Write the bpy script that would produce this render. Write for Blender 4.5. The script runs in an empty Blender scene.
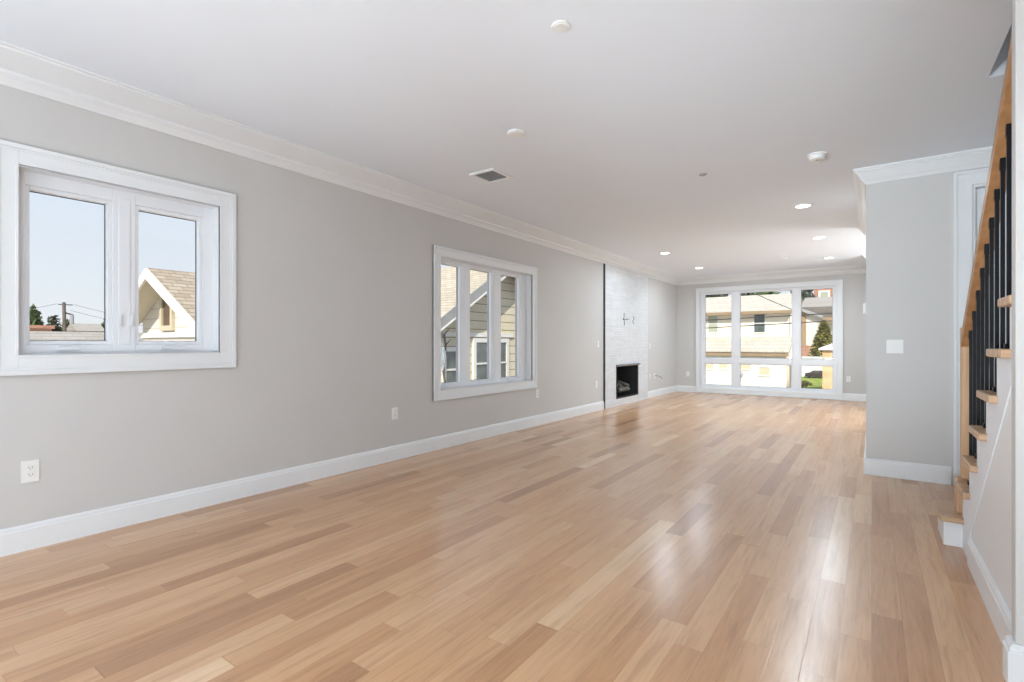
import bpy, bmesh, math, random
from mathutils import Vector, Matrix
C = bpy.context.scene
COL = C.collection
R = math.radians

# ------------------------------------------------------------------ camera
FPX, YAW, CAM_H = 506.0, math.atan(360 / 506.0), 1.174
cd = bpy.data.cameras.new('camera')
cam = bpy.data.objects.new('camera', cd)
COL.objects.link(cam)
cd.sensor_width = 36.0
cd.lens = 36.0 * FPX / 1024.0
cd.shift_y = 2.5 / 1024.0
cd.clip_start, cd.clip_end = 0.02, 400
cam.location = (0, 0, CAM_H)
cam.rotation_euler = (R(90), 0, YAW)
C.camera = cam

# ------------------------------------------------------------------ world, sun, exposure
C.view_settings.view_transform = 'Standard'
C.view_settings.look = 'None'
C.view_settings.exposure = 0.22
C.view_settings.gamma = 1.0
C.view_settings.use_curve_mapping = False
SKY = 1.0
SUN_E = 5.0
w = bpy.data.worlds.new('sky')
C.world = w
w.use_nodes = True
nt = w.node_tree
nt.nodes.clear()
tc = nt.nodes.new('ShaderNodeTexCoord')
sx = nt.nodes.new('ShaderNodeSeparateXYZ')
rp = nt.nodes.new('ShaderNodeValToRGB')
bg = nt.nodes.new('ShaderNodeBackground')
wo = nt.nodes.new('ShaderNodeOutputWorld')
nt.links.new(tc.outputs['Generated'], sx.inputs[0])
nt.links.new(sx.outputs['Z'], rp.inputs[0])
nt.links.new(rp.outputs[0], bg.inputs[0])
nt.links.new(bg.outputs[0], wo.inputs[0])
bg.inputs[1].default_value = SKY
e = rp.color_ramp.elements
e[0].position, e[0].color = 0.0, (0.78, 0.81, 0.83, 1)
e[1].position, e[1].color = 1.0, (0.42, 0.58, 0.85, 1)
k = e.new(0.12); k.color = (0.72, 0.77, 0.84, 1)
k = e.new(0.35); k.color = (0.62, 0.71, 0.86, 1)

sl = bpy.data.lights.new('sun', 'SUN')
sun = bpy.data.objects.new('sun', sl)
COL.objects.link(sun)
sl.energy, sl.angle, sl.color = SUN_E, R(0.53), (1.0, 0.96, 0.90)
TO_SUN = Vector((0.42, -0.78, 0.74)).normalized()
sun.rotation_euler = TO_SUN.to_track_quat('Z', 'Y').to_euler()
sun.location = TO_SUN * 60


def lamp(name, loc, power, radius, color=(0.80, 0.91, 1.0)):
    l = bpy.data.lights.new(name, 'POINT')
    l.energy, l.shadow_soft_size, l.color = power, radius, color
    o = bpy.data.objects.new(name, l)
    o.location = loc
    COL.objects.link(o)
    return o


# unseen fill lamps added low behind the camera to brighten the room
COOL = (0.81, 0.92, 1.0)
P_NEAR, P_BACK, P_SPOT, P_MID, P_SIDE, P_DOWN = 88, 88, 260, 1080, 150, 14
COOLER = (0.74, 0.89, 1.0)
lamp('rear_fill_light', (-0.2, -0.5, 0.44), P_NEAR, 0.15, COOL)
lamp('rear_fill_light', (-1.6, -2.8, 0.37), P_BACK, 0.15, COOL)
lamp('rear_fill_light', (0.8, -2.6, 0.37), P_BACK, 0.15, COOL)


# hidden fill lamp added in the side room to brighten the far end
lamp('side_room_fill_light', (1.7, 9.6, 0.8), P_SIDE, 0.7, COOLER)


def spot(name, loc, to, power, size, radius=0.2, color=(0.80, 0.91, 1.0)):
    l = bpy.data.lights.new(name, 'SPOT')
    l.energy, l.spot_size, l.spot_blend, l.shadow_soft_size, l.color = power, R(size), 1.0, radius, color
    o = bpy.data.objects.new(name, l)
    o.location = loc
    o.rotation_euler = (Vector(loc) - Vector(to)).to_track_quat('Z', 'Y').to_euler()
    COL.objects.link(o)


# unseen fill spots added behind the camera, aimed along the room
spot('fill_spot_light', (-3.3, -3.7, 0.34), (-0.9, 6.0, 2.5), P_SPOT, 46, 0.13, COOL)
spot('fill_spot_light', (-1.8, -3.7, 0.34), (-0.4, 6.0, 2.1), P_MID, 30, 0.13, (0.78, 0.905, 1.0))


# ------------------------------------------------------------------ helpers
WORLD = {}


def link(o, parent=None, loc=(0, 0, 0)):
    COL.objects.link(o)
    if parent is not None:
        o.parent = parent
    base = WORLD.get(parent.name, Vector()) if parent else Vector()
    o.location = Vector(loc) - base
    WORLD[o.name] = Vector(loc)
    return o


def thing(name, label, cat, loc=(0, 0, 0), group=None, kind=None):
    o = bpy.data.objects.new(name, None)
    o.empty_display_size = 0.1
    link(o, None, loc)
    if label: o['label'] = label
    if cat: o['category'] = cat
    if group: o['group'] = group
    if kind: o['kind'] = kind
    return o


def tag(o, label=None, cat=None, group=None, kind=None):
    if label: o['label'] = label
    if cat: o['category'] = cat
    if group: o['group'] = group
    if kind: o['kind'] = kind
    return o


def copy_tree(o, parent=None):
    c = o.copy()
    COL.objects.link(c)
    if parent is not None:
        c.parent = parent
    for ch in list(o.children):
        copy_tree(ch, c)
    return c


class MB:
    """collects geometry in world coordinates, links it as one mesh object"""

    def __init__(s):
        s.bm = bmesh.new()

    def face(s, pts, mi=0):
        f = s.bm.faces.new([s.bm.verts.new(p) for p in pts])
        f.material_index = mi
        return f

    def box(s, x0, x1, y0, y1, z0, z1, mi=0):
        p = [(x0, y0, z0), (x1, y0, z0), (x1, y1, z0), (x0, y1, z0), (x0, y0, z1), (x1, y0, z1), (x1, y1, z1), (x0, y1, z1)]
        v = [s.bm.verts.new(q) for q in p]
        for i in ((3, 2, 1, 0), (4, 5, 6, 7), (0, 1, 5, 4), (1, 2, 6, 5), (2, 3, 7, 6), (3, 0, 4, 7)):
            f = s.bm.faces.new([v[j] for j in i])
            f.material_index = mi
        return s

    def prism(s, prof, vec, mi=0):
        """closed polygon prof (3D points) extruded by vec"""
        vec = Vector(vec)
        a = [s.bm.verts.new(p) for p in prof]
        b = [s.bm.verts.new(Vector(p) + vec) for p in prof]
        n = len(prof)
        s.bm.faces.new(a).material_index = mi
        s.bm.faces.new(b[::-1]).material_index = mi
        for i in range(n):
            s.bm.faces.new([a[i], b[i], b[(i + 1) % n], a[(i + 1) % n]]).material_index = mi
        return s

    def tube(s, a, b, r0, r1=None, n=12, mi=0):
        a, b = Vector(a), Vector(b)
        r1 = r0 if r1 is None else r1
        d = (b - a).normalized()
        u = d.orthogonal().normalized()
        v = d.cross(u)
        ra = [s.bm.verts.new(a + (u * math.cos(t) + v * math.sin(t)) * r0) for t in [2 * math.pi * i / n for i in range(n)]]
        rb = [s.bm.verts.new(b + (u * math.cos(t) + v * math.sin(t)) * r1) for t in [2 * math.pi * i / n for i in range(n)]]
        s.bm.faces.new(ra[::-1]).material_index = mi
        s.bm.faces.new(rb).material_index = mi
        for i in range(n):
            s.bm.faces.new([ra[i], ra[(i + 1) % n], rb[(i + 1) % n], rb[i]]).material_index = mi
        return s

    def path(s, pts, r, n=8, mi=0):
        for p, q in zip(pts, pts[1:]):
            s.tube(p, q, r, n=n, mi=mi)
        return s

    def lathe(s, c, prof, n=32, axis='Z', mi=0):
        """prof: (radius, height) pairs turned about the axis through c"""
        c = Vector(c)
        rings = []
        for r, h in prof:
            ring = []
            for i in range(n):
                t = 2 * math.pi * i / n
                q = {'Z': (r * math.cos(t), r * math.sin(t), h), 'X': (h, r * math.cos(t), r * math.sin(t)),
                     'Y': (r * math.cos(t), h, r * math.sin(t))}[axis]
                ring.append(s.bm.verts.new(c + Vector(q)))
            rings.append(ring)
        for A, B in zip(rings, rings[1:]):
            for i in range(n):
                s.bm.faces.new([A[i], A[(i + 1) % n], B[(i + 1) % n], B[i]]).material_index = mi
        s.bm.faces.new(rings[0][::-1]).material_index = mi
        s.bm.faces.new(rings[-1]).material_index = mi
        return s

    def sweep(s, path, prof, mi=0):
        """prof: closed list of (offset to the left of travel, z); path: (x, y) points, mitred corners"""
        P = [Vector(p) for p in path]
        rows = []
        for i, p in enumerate(P):
            ns = []
            if i > 0:
                d = (P[i] - P[i - 1]).normalized(); ns.append(Vector((-d.y, d.x)))
            if i < len(P) - 1:
                d = (P[i + 1] - P[i]).normalized(); ns.append(Vector((-d.y, d.x)))
            if len(ns) == 2:
                m = ns[0] + ns[1]; m = m / max(1e-6, m.dot(ns[0]))
            else:
                m = ns[0]
            rows.append([s.bm.verts.new((p.x + m.x * o, p.y + m.y * o, z)) for o, z in prof])
        n = len(prof)
        for A, B in zip(rows, rows[1:]):
            for i in range(n):
                s.bm.faces.new([A[i], B[i], B[(i + 1) % n], A[(i + 1) % n]]).material_index = mi
        s.bm.faces.new(rows[0]).material_index = mi
        s.bm.faces.new(rows[-1][::-1]).material_index = mi
        return s

    def frame(s, plane, a0, a1, b0, b1, w, d0, d1, mi=0):
        """rectangular ring in the YZ ('X') or XZ ('Y') plane; w = (left, right, bottom, top) widths or one"""
        if not isinstance(w, (tuple, list)): w = (w,) * 4
        def bx(p0, p1, q0, q1):
            if plane == 'X': s.box(d0, d1, p0, p1, q0, q1, mi)
            else: s.box(p0, p1, d0, d1, q0, q1, mi)
        bx(a0, a0 + w[0], b0, b1); bx(a1 - w[1], a1, b0, b1)
        bx(a0 + w[0], a1 - w[1], b0, b0 + w[2]); bx(a0 + w[0], a1 - w[1], b1 - w[3], b1)
        return s

    def slab(s, plane, d0, d1, a0, a1, b0, b1, holes=(), mi=0):
        """wall slab with rectangular holes (a0,a1,b0,b1); plane X: a=y,b=z; Y: a=x,b=z; Z: a=x,b=y"""
        As = sorted({a0, a1, *[v for h in holes for v in h[:2]]})
        Bs = sorted({b0, b1, *[v for h in holes for v in h[2:]]})
        As = [v for v in As if a0 <= v <= a1]; Bs = [v for v in Bs if b0 <= v <= b1]
        def solid(i, j):
            if i < 0 or j < 0 or i >= len(As) - 1 or j >= len(Bs) - 1: return False
            ca, cb = (As[i] + As[i + 1]) / 2, (Bs[j] + Bs[j + 1]) / 2
            return not any(h[0] < ca < h[1] and h[2] < cb < h[3] for h in holes)
        def P(d, a, b):
            return {'X': (d, a, b), 'Y': (a, d, b), 'Z': (a, b, d)}[plane]
        for i in range(len(As) - 1):
            for j in range(len(Bs) - 1):
                if not solid(i, j): continue
                A, B, E_, F = As[i], As[i + 1], Bs[j], Bs[j + 1]
                for d in (d0, d1):
                    s.face([P(d, A, E_), P(d, B, E_), P(d, B, F), P(d, A, F)], mi)
                if not solid(i - 1, j): s.face([P(d0, A, E_), P(d0, A, F), P(d1, A, F), P(d1, A, E_)], mi)
                if not solid(i + 1, j): s.face([P(d0, B, E_), P(d0, B, F), P(d1, B, F), P(d1, B, E_)], mi)
                if not solid(i, j - 1): s.face([P(d0, A, E_), P(d0, B, E_), P(d1, B, E_), P(d1, A, E_)], mi)
                if not solid(i, j + 1): s.face([P(d0, A, F), P(d0, B, F), P(d1, B, F), P(d1, A, F)], mi)
        bmesh.ops.remove_doubles(s.bm, verts=s.bm.verts, dist=1e-5)
        return s

    def build(s, name, mat, parent=None, loc=None, bevel=0, smooth=False, seg=2):
        base = WORLD.get(parent.name, Vector()) if parent else Vector()
        loc = Vector(loc) if loc is not None else base
        bmesh.ops.translate(s.bm, verts=s.bm.verts, vec=-loc)
        bmesh.ops.recalc_face_normals(s.bm, faces=s.bm.faces)
        me = bpy.data.meshes.new(name)
        s.bm.to_mesh(me)
        s.bm.free()
        for m in (mat if isinstance(mat, (list, tuple)) else [mat]):
            me.materials.append(m)
        o = bpy.data.objects.new(name, me)
        link(o, parent, loc)
        if smooth:
            for p in me.polygons: p.use_smooth = True
            try: me.set_sharp_from_angle(angle=R(35))
            except Exception: pass
        if bevel:
            b = o.modifiers.new('bevel', 'BEVEL')
            b.width, b.segments, b.limit_method, b.angle_limit = bevel, seg, 'ANGLE', R(40)
        return o


def structure(name, mb, mat, parent=None, **kw):
    o = mb.build(name, mat, parent, **kw)
    if parent is None: o['kind'] = 'structure'
    return o


# ------------------------------------------------------------------ materials
def new_mat(name):
    m = bpy.data.materials.new(name)
    m.use_nodes = True
    n = m.node_tree
    return m, n, n.nodes['Principled BSDF']


def N(n, t, **kw):
    x = n.nodes.new(t)
    for k_, v in kw.items(): setattr(x, k_, v)
    return x


def mth(n, op, a, b=None, c=None):
    x = n.nodes.new('ShaderNodeMath'); x.operation = op
    for i, v in enumerate((a, b, c)):
        if v is None: continue
        if isinstance(v, (int, float)): x.inputs[i].default_value = v
        else: n.links.new(v, x.inputs[i])
    return x.outputs[0]


def ramp(n, fac, stops, interp='LINEAR'):
    r = n.nodes.new('ShaderNodeValToRGB')
    el = r.color_ramp.elements
    r.color_ramp.interpolation = interp
    el[0].position, el[0].color = stops[0][0], (*stops[0][1], 1)
    el[1].position, el[1].color = stops[-1][0], (*stops[-1][1], 1)
    for p, c in stops[1:-1]:
        k_ = el.new(p); k_.color = (*c, 1)
    n.links.new(fac, r.inputs[0])
    return r.outputs[0]


def srgb(r, g, b):
    f = lambda c: (c / 255) / 12.92 if c / 255 <= 0.04045 else ((c / 255 + 0.055) / 1.055) ** 2.4
    return (f(r), f(g), f(b))


def paint(name, col, rough=0.5, var=0.03, scale=6, bump=0.0, metal=0.0, bscale=200, stretch=(1, 1, 1), spec=0.5):
    """painted or plain surface: slight tone variation and fine bump from noise"""
    m, n, b = new_mat(name)
    t = N(n, 'ShaderNodeTexCoord')
    mp = N(n, 'ShaderNodeMapping'); mp.inputs['Scale'].default_value = stretch
    n.links.new(t.outputs['Object'], mp.inputs[0])
    no = N(n, 'ShaderNodeTexNoise'); no.inputs['Scale'].default_value = scale; no.inputs['Detail'].default_value = 4
    n.links.new(mp.outputs[0], no.inputs[0])
    lo = tuple(c * (1 - var) for c in col); hi = tuple(min(1, c * (1 + var)) for c in col)
    n.links.new(ramp(n, no.outputs[0], [(0.3, lo), (0.7, hi)]), b.inputs['Base Color'])
    b.inputs['Roughness'].default_value = rough
    b.inputs['Metallic'].default_value = metal
    b.inputs['Specular IOR Level'].default_value = spec
    if bump:
        n2 = N(n, 'ShaderNodeTexNoise'); n2.inputs['Scale'].default_value = bscale
        n.links.new(mp.outputs[0], n2.inputs[0])
        bp = N(n, 'ShaderNodeBump'); bp.inputs['Strength'].default_value = bump; bp.inputs['Distance'].default_value = 0.002
        n.links.new(n2.outputs[0], bp.inputs['Height'])
        n.links.new(bp.outputs[0], b.inputs['Normal'])
    return m


def oak_floor():
    m, n, b = new_mat('oak_planks')
    t = N(n, 'ShaderNodeTexCoord')
    s = N(n, 'ShaderNodeSeparateXYZ'); n.links.new(t.outputs['Object'], s.inputs[0])
    X, Y = s.outputs['X'], s.outputs['Y']
    W = 0.1045
    u = mth(n, 'DIVIDE', mth(n, 'SUBTRACT', X, 0.208), W)
    row = mth(n, 'FLOOR', u)
    fu = mth(n, 'FRACT', u)
    wn = N(n, 'ShaderNodeTexWhiteNoise', noise_dimensions='1D'); n.links.new(row, wn.inputs['W'])
    off = mth(n, 'MULTIPLY', wn.outputs[0], 7.3)
    wn2 = N(n, 'ShaderNodeTexWhiteNoise', noise_dimensions='1D'); n.links.new(mth(n, 'ADD', row, 0.37), wn2.inputs['W'])
    ln = mth(n, 'ADD', mth(n, 'MULTIPLY', wn2.outputs[0], 0.55), 0.75)
    # uneven board lengths along a row
    warp = N(n, 'ShaderNodeTexNoise', noise_dimensions='2D'); warp.inputs['Scale'].default_value = 1.0; warp.inputs['Detail'].default_value = 0
    cw = N(n, 'ShaderNodeCombineXYZ'); n.links.new(mth(n, 'MULTIPLY', row, 3.1), cw.inputs[0]); n.links.new(mth(n, 'MULTIPLY', Y, 0.9), cw.inputs[1])
    n.links.new(cw.outputs[0], warp.inputs[0])
    v = mth(n, 'ADD', mth(n, 'DIVIDE', mth(n, 'ADD', Y, off), ln), mth(n, 'MULTIPLY', warp.outputs[0], 1.1))
    brd = mth(n, 'FLOOR', v)
    fv = mth(n, 'FRACT', v)
    cid = N(n, 'ShaderNodeCombineXYZ'); n.links.new(row, cid.inputs[0]); n.links.new(brd, cid.inputs[1])
    wp = N(n, 'ShaderNodeTexWhiteNoise', noise_dimensions='3D'); n.links.new(cid.outputs[0], wp.inputs[0])
    sc = N(n, 'ShaderNodeSeparateColor'); n.links.new(wp.outputs['Color'], sc.inputs[0])
    base = ramp(n, sc.outputs[0], [(0.0, FL[0]), (0.15, FL[1]), (0.5, FL[2]), (0.88, FL[3]), (0.94, FL[3]), (1.0, FL[4])])
    # grain: stretched noise, shifted per board
    g = N(n, 'ShaderNodeCombineXYZ')
    n.links.new(mth(n, 'ADD', mth(n, 'MULTIPLY', X, 26), mth(n, 'MULTIPLY', sc.outputs[1], 50)), g.inputs[0])
    n.links.new(mth(n, 'ADD', mth(n, 'MULTIPLY', Y, 1.6), mth(n, 'MULTIPLY', sc.outputs[2], 50)), g.inputs[1])
    gn = N(n, 'ShaderNodeTexNoise'); gn.inputs['Scale'].default_value = 1.0; gn.inputs['Detail'].default_value = 6; gn.inputs['Roughness'].default_value = 0.6
    gn.inputs['Distortion'].default_value = 0.6
    n.links.new(g.outputs[0], gn.inputs[0])
    wv = N(n, 'ShaderNodeTexNoise'); wv.inputs['Scale'].default_value = 4.0; wv.inputs['Detail'].default_value = 3
    n.links.new(g.outputs[0], wv.inputs[0])
    gr = ramp(n, gn.outputs[0], [(0.28, (0.80, 0.76, 0.72)), (0.5, (1, 1, 1)), (0.75, (1.06, 1.05, 1.04))])
    mx = N(n, 'ShaderNodeMix', data_type='RGBA', blend_type='MULTIPLY'); mx.inputs[0].default_value = 1.0
    n.links.new(base, mx.inputs[6]); n.links.new(gr, mx.inputs[7])
    fine = ramp(n, wv.outputs[0], [(0.3, (0.93, 0.91, 0.89)), (0.6, (1.02, 1.02, 1.02))])
    m2 = N(n, 'ShaderNodeMix', data_type='RGBA', blend_type='MULTIPLY'); m2.inputs[0].default_value = 1.0
    n.links.new(mx.outputs[2], m2.inputs[6]); n.links.new(fine, m2.inputs[7])
    # a few dark knots
    kc = N(n, 'ShaderNodeCombineXYZ'); n.links.new(mth(n, 'MULTIPLY', X, 1.0), kc.inputs[0]); n.links.new(mth(n, 'MULTIPLY', Y, 0.8), kc.inputs[1])
    kv = N(n, 'ShaderNodeTexVoronoi'); kv.inputs['Scale'].default_value = 1.5
    n.links.new(kc.outputs[0], kv.inputs[0])
    kn = ramp(n, kv.outputs['Distance'], [(0.008, (0.5, 0.43, 0.38)), (0.028, (1, 1, 1))])
    m3 = N(n, 'ShaderNodeMix', data_type='RGBA', blend_type='MULTIPLY'); m3.inputs[0].default_value = 0.3
    n.links.new(m2.outputs[2], m3.inputs[6]); n.links.new(kn, m3.inputs[7])
    # joints
    ju = mth(n, 'MULTIPLY', mth(n, 'MINIMUM', fu, mth(n, 'SUBTRACT', 1.0, fu)), W)
    jv = mth(n, 'MULTIPLY', mth(n, 'MINIMUM', fv, mth(n, 'SUBTRACT', 1.0, fv)), ln)
    j = mth(n, 'MINIMUM', ju, jv)
    jr = ramp(n, mth(n, 'MULTIPLY', j, 100), [(0.04, (0.66, 0.60, 0.55)), (0.13, (1, 1, 1))])
    m4 = N(n, 'ShaderNodeMix', data_type='RGBA', blend_type='MULTIPLY'); m4.inputs[0].default_value = 0.75
    n.links.new(m3.outputs[2], m4.inputs[6]); n.links.new(jr, m4.inputs[7])
    n.links.new(m4.outputs[2], b.inputs['Base Color'])
    rn = N(n, 'ShaderNodeTexNoise'); rn.inputs['Scale'].default_value = 2.5; rn.inputs['Detail'].default_value = 5
    n.links.new(t.outputs['Object'], rn.inputs[0])
    rr = N(n, 'ShaderNodeMapRange'); rr.inputs['To Min'].default_value = 0.20; rr.inputs['To Max'].default_value = 0.29
    n.links.new(rn.outputs[0], rr.inputs[0]); n.links.new(rr.outputs[0], b.inputs['Roughness'])
    b.inputs['Specular IOR Level'].default_value = 0.95
    bp = N(n, 'ShaderNodeBump'); bp.inputs['Strength'].default_value = 0.12; bp.inputs['Distance'].default_value = 0.002
    hh = mth(n, 'ADD', mth(n, 'MULTIPLY', gn.outputs[0], 0.35), mth(n, 'MULTIPLY', mth(n, 'MINIMUM', mth(n, 'MULTIPLY', j, 400), 1.0), 0.6))
    n.links.new(hh, bp.inputs['Height']); n.links.new(bp.outputs[0], b.inputs['Normal'])
    return m


def wood(name, lo, hi, axis=1, rough=0.4):
    m, n, b = new_mat(name)
    t = N(n, 'ShaderNodeTexCoord')
    mp = N(n, 'ShaderNodeMapping')
    sc = [28, 28, 28]; sc[axis] = 2.2
    mp.inputs['Scale'].default_value = sc
    n.links.new(t.outputs['Object'], mp.inputs[0])
    no = N(n, 'ShaderNodeTexNoise'); no.inputs['Scale'].default_value = 1; no.inputs['Detail'].default_value = 6; no.inputs['Distortion'].default_value = 0.5
    n.links.new(mp.outputs[0], no.inputs[0])
    n.links.new(ramp(n, no.outputs[0], [(0.3, lo), (0.7, hi)]), b.inputs['Base Color'])
    b.inputs['Roughness'].default_value = rough
    return m


def banded(name, col, line, pitch, width=0.08, axis='Z', rough=0.6, bump=0.5):
    """lap siding or clapboard: boards of one pitch along an axis"""
    m, n, b = new_mat(name)
    t = N(n, 'ShaderNodeTexCoord')
    s = N(n, 'ShaderNodeSeparateXYZ'); n.links.new(t.outputs['Object'], s.inputs[0])
    u = mth(n, 'FRACT', mth(n, 'DIVIDE', s.outputs[axis], pitch))
    no = N(n, 'ShaderNodeTexNoise'); no.inputs['Scale'].default_value = 3; n.links.new(t.outputs['Object'], no.inputs[0])
    c1 = ramp(n, no.outputs[0], [(0.3, tuple(c * 0.94 for c in col)), (0.7, col)])
    mx = N(n, 'ShaderNodeMix', data_type='RGBA')
    n.links.new(mth(n, 'LESS_THAN', u, width), mx.inputs[0])
    n.links.new(c1, mx.inputs[6]); mx.inputs[7].default_value = (*line, 1)
    n.links.new(mx.outputs[2], b.inputs['Base Color'])
    b.inputs['Roughness'].default_value = rough
    bp = N(n, 'ShaderNodeBump'); bp.inputs['Strength'].default_value = bump; bp.inputs['Distance'].default_value = 0.02
    n.links.new(mth(n, 'SUBTRACT', 1.0, u), bp.inputs['Height']); n.links.new(bp.outputs[0], b.inputs['Normal'])
    return m


def bricks(name, c1, c2, mortar, bw, bh, gap, rough=0.6, bump=0.4, planes='YZ', msmooth=0.1, spec=0.5):
    m, n, b = new_mat(name)
    t = N(n, 'ShaderNodeTexCoord')
    s = N(n, 'ShaderNodeSeparateXYZ'); n.links.new(t.outputs['Object'], s.inputs[0])
    c = N(n, 'ShaderNodeCombineXYZ')
    n.links.new(s.outputs[planes[0]], c.inputs[0]); n.links.new(s.outputs[planes[1]], c.inputs[1])
    br = N(n, 'ShaderNodeTexBrick')
    n.links.new(c.outputs[0], br.inputs[0])
    br.inputs['Color1'].default_value = (*c1, 1); br.inputs['Color2'].default_value = (*c2, 1); br.inputs['Mortar'].default_value = (*mortar, 1)
    br.inputs['Scale'].default_value = 1; br.inputs['Brick Width'].default_value = bw; br.inputs['Row Height'].default_value = bh
    br.inputs['Mortar Size'].default_value = gap; br.inputs['Mortar Smooth'].default_value = msmooth
    no = N(n, 'ShaderNodeTexNoise'); no.inputs['Scale'].default_value = 5; no.inputs['Detail'].default_value = 6
    n.links.new(t.outputs['Object'], no.inputs[0])
    mx = N(n, 'ShaderNodeMix', data_type='RGBA', blend_type='MULTIPLY'); mx.inputs[0].default_value = 1
    n.links.new(br.outputs[0], mx.inputs[6]); n.links.new(ramp(n, no.outputs[0], [(0.3, (0.93, 0.93, 0.93)), (0.65, (1, 1, 1))]), mx.inputs[7])
    n.links.new(mx.outputs[2], b.inputs['Base Color'])
    b.inputs['Roughness'].default_value = rough
    b.inputs['Specular IOR Level'].default_value = spec
    bp = N(n, 'ShaderNodeBump'); bp.inputs['Strength'].default_value = bump; bp.inputs['Distance'].default_value = 0.004
    n.links.new(mth(n, 'SUBTRACT', 1.0, br.outputs['Fac']), bp.inputs['Height']); n.links.new(bp.outputs[0], b.inputs['Normal'])
    return m


def glass_mat():
    m = bpy.data.materials.new('window_glass'); m.use_nodes = True
    n = m.node_tree; n.nodes.clear()
    tr = N(n, 'ShaderNodeBsdfTransparent'); tr.inputs[0].default_value = (0.97, 0.98, 0.98, 1)
    gl = N(n, 'ShaderNodeBsdfGlossy'); gl.inputs['Roughness'].default_value = 0.0
    lw = N(n, 'ShaderNodeLayerWeight'); lw.inputs[0].default_value = 0.5
    fr = mth(n, 'ADD', mth(n, 'MULTIPLY', mth(n, 'POWER', lw.outputs['Facing'], 4.0), 0.7), 0.02)
    mx = N(n, 'ShaderNodeMixShader'); o = N(n, 'ShaderNodeOutputMaterial')
    n.links.new(fr, mx.inputs[0]); n.links.new(tr.outputs[0], mx.inputs[1]); n.links.new(gl.outputs[0], mx.inputs[2])
    n.links.new(mx.outputs[0], o.inputs[0])
    return m


def emit_mat(name, col, st):
    m = bpy.data.materials.new(name); m.use_nodes = True
    n = m.node_tree; n.nodes.clear()
    em = N(n, 'ShaderNodeEmission'); em.inputs[0].default_value = (*col, 1); em.inputs[1].default_value = st
    o = N(n, 'ShaderNodeOutputMaterial'); n.links.new(em.outputs[0], o.inputs[0])
    return m


FL = [srgb(182, 135, 98), srgb(205, 157, 115), srgb(213, 167, 125), srgb(220, 176, 135), srgb(235, 199, 159)]
M = {}
M['wall'] = paint('greige_wall_paint', srgb(209, 206, 203), 0.55, 0.012, 2, 0.05)
M['stair_paint'] = paint('white_stair_wall_paint', srgb(242, 244, 249), 0.5, 0.01, 2, 0.05)
M['ceiling'] = paint('white_ceiling_paint', srgb(237, 241, 247), 0.7, 0.006, 2, 0.05)
M['trim'] = paint('white_semigloss_trim', srgb(236, 237, 238), 0.32, 0.01, 3)
M['vinyl'] = paint('white_window_vinyl', srgb(238, 239, 242), 0.3, 0.01, 3)
M['plastic'] = paint('white_device_plastic', srgb(240, 239, 236), 0.3, 0.01, 10)
M['floor'] = oak_floor()
M['oak_tread'] = wood('oak_tread_wood', srgb(176, 138, 104), srgb(206, 172, 138), 0)
M['oak_rail'] = wood('oak_rail_wood', srgb(158, 112, 72), srgb(190, 142, 98), 1)
M['oak_post'] = wood('oak_post_wood', srgb(186, 142, 102), srgb(212, 172, 132), 2)
M['black'] = paint('black_baluster_metal', (0.008, 0.008, 0.010), 0.5, 0.2, 20, spec=0.25)
M['black_iron'] = paint('black_firebox_steel', (0.010, 0.010, 0.011), 0.6, 0.3, 12)
M['steel'] = paint('brushed_steel', (0.34, 0.35, 0.36), 0.35, 0.08, 30, metal=0.9, stretch=(1, 20, 1))
M['dark_trim'] = paint('dark_metal_edging', (0.07, 0.07, 0.072), 0.5, 0.1, 20)
M['gasket'] = paint('dark_glazing_gasket', (0.03, 0.03, 0.035), 0.6, 0.1, 20)
M['slot'] = paint('dark_slot', (0.03, 0.03, 0.03), 0.6, 0.1, 20)
M['grey_plastic'] = paint('grey_plastic_detail', (0.35, 0.35, 0.35), 0.5, 0.05, 20)
M['grille'] = paint('dark_grey_grille', (0.22, 0.22, 0.225), 0.6, 0.1, 40)
M['cable'] = paint('black_cable', (0.04, 0.04, 0.042), 0.5, 0.1, 30)
M['tile'] = bricks('white_ledger_tile', srgb(232, 232, 233), srgb(222, 222, 224), srgb(196, 196, 198), 0.305, 0.032, 0.0016, 0.34, 0.6)
M['bounce_tile'] = bricks('pale_bounce_tile', srgb(228, 230, 234), srgb(222, 225, 230), srgb(190, 190, 190), 0.6, 0.3, 0.003, 0.5, 0.2, 'XY')  # pale tile for the added floor that bounces light upward
M['glass'] = glass_mat()
M['lens'] = emit_mat('lit_lamp_lens', (1, 0.97, 0.92), 6)
M['bark'] = paint('brown_bark', (0.10, 0.07, 0.05), 0.9, 0.3, 12, 0.5, bscale=30)
M['log'] = paint('ceramic_log_bark', (0.16, 0.14, 0.12), 0.85, 0.5, 14, 0.6, bscale=40)
M['leaf'] = paint('green_leaves', srgb(74, 92, 48), 0.6, 0.5, 3)
M['leaf_dark'] = paint('dark_green_leaves', srgb(58, 66, 42), 0.6, 0.5, 3)
M['conifer'] = paint('conifer_needles', srgb(164, 156, 82), 0.7, 0.5, 5)
M['grass'] = paint('lawn_grass', srgb(136, 146, 66), 0.9, 0.3, 8, 0.5, bscale=60)
M['asphalt'] = paint('grey_asphalt', srgb(120, 120, 120), 0.9, 0.1, 5, 0.3)
M['concrete'] = paint('pale_concrete', srgb(196, 190, 180), 0.85, 0.06, 3, 0.3)
M['white_siding'] = banded('white_lap_siding', srgb(214, 208, 196), srgb(176, 168, 154), 0.16, 0.07)
M['tan_siding'] = banded('tan_lap_siding', srgb(214, 202, 172), srgb(120, 106, 84), 0.2, 0.09)
M['cream_siding'] = banded('cream_lap_siding', srgb(244, 234, 212), srgb(224, 212, 190), 0.14, 0.08)
M['ext_white'] = paint('white_exterior_trim', srgb(226, 223, 215), 0.5, 0.02, 4)
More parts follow.
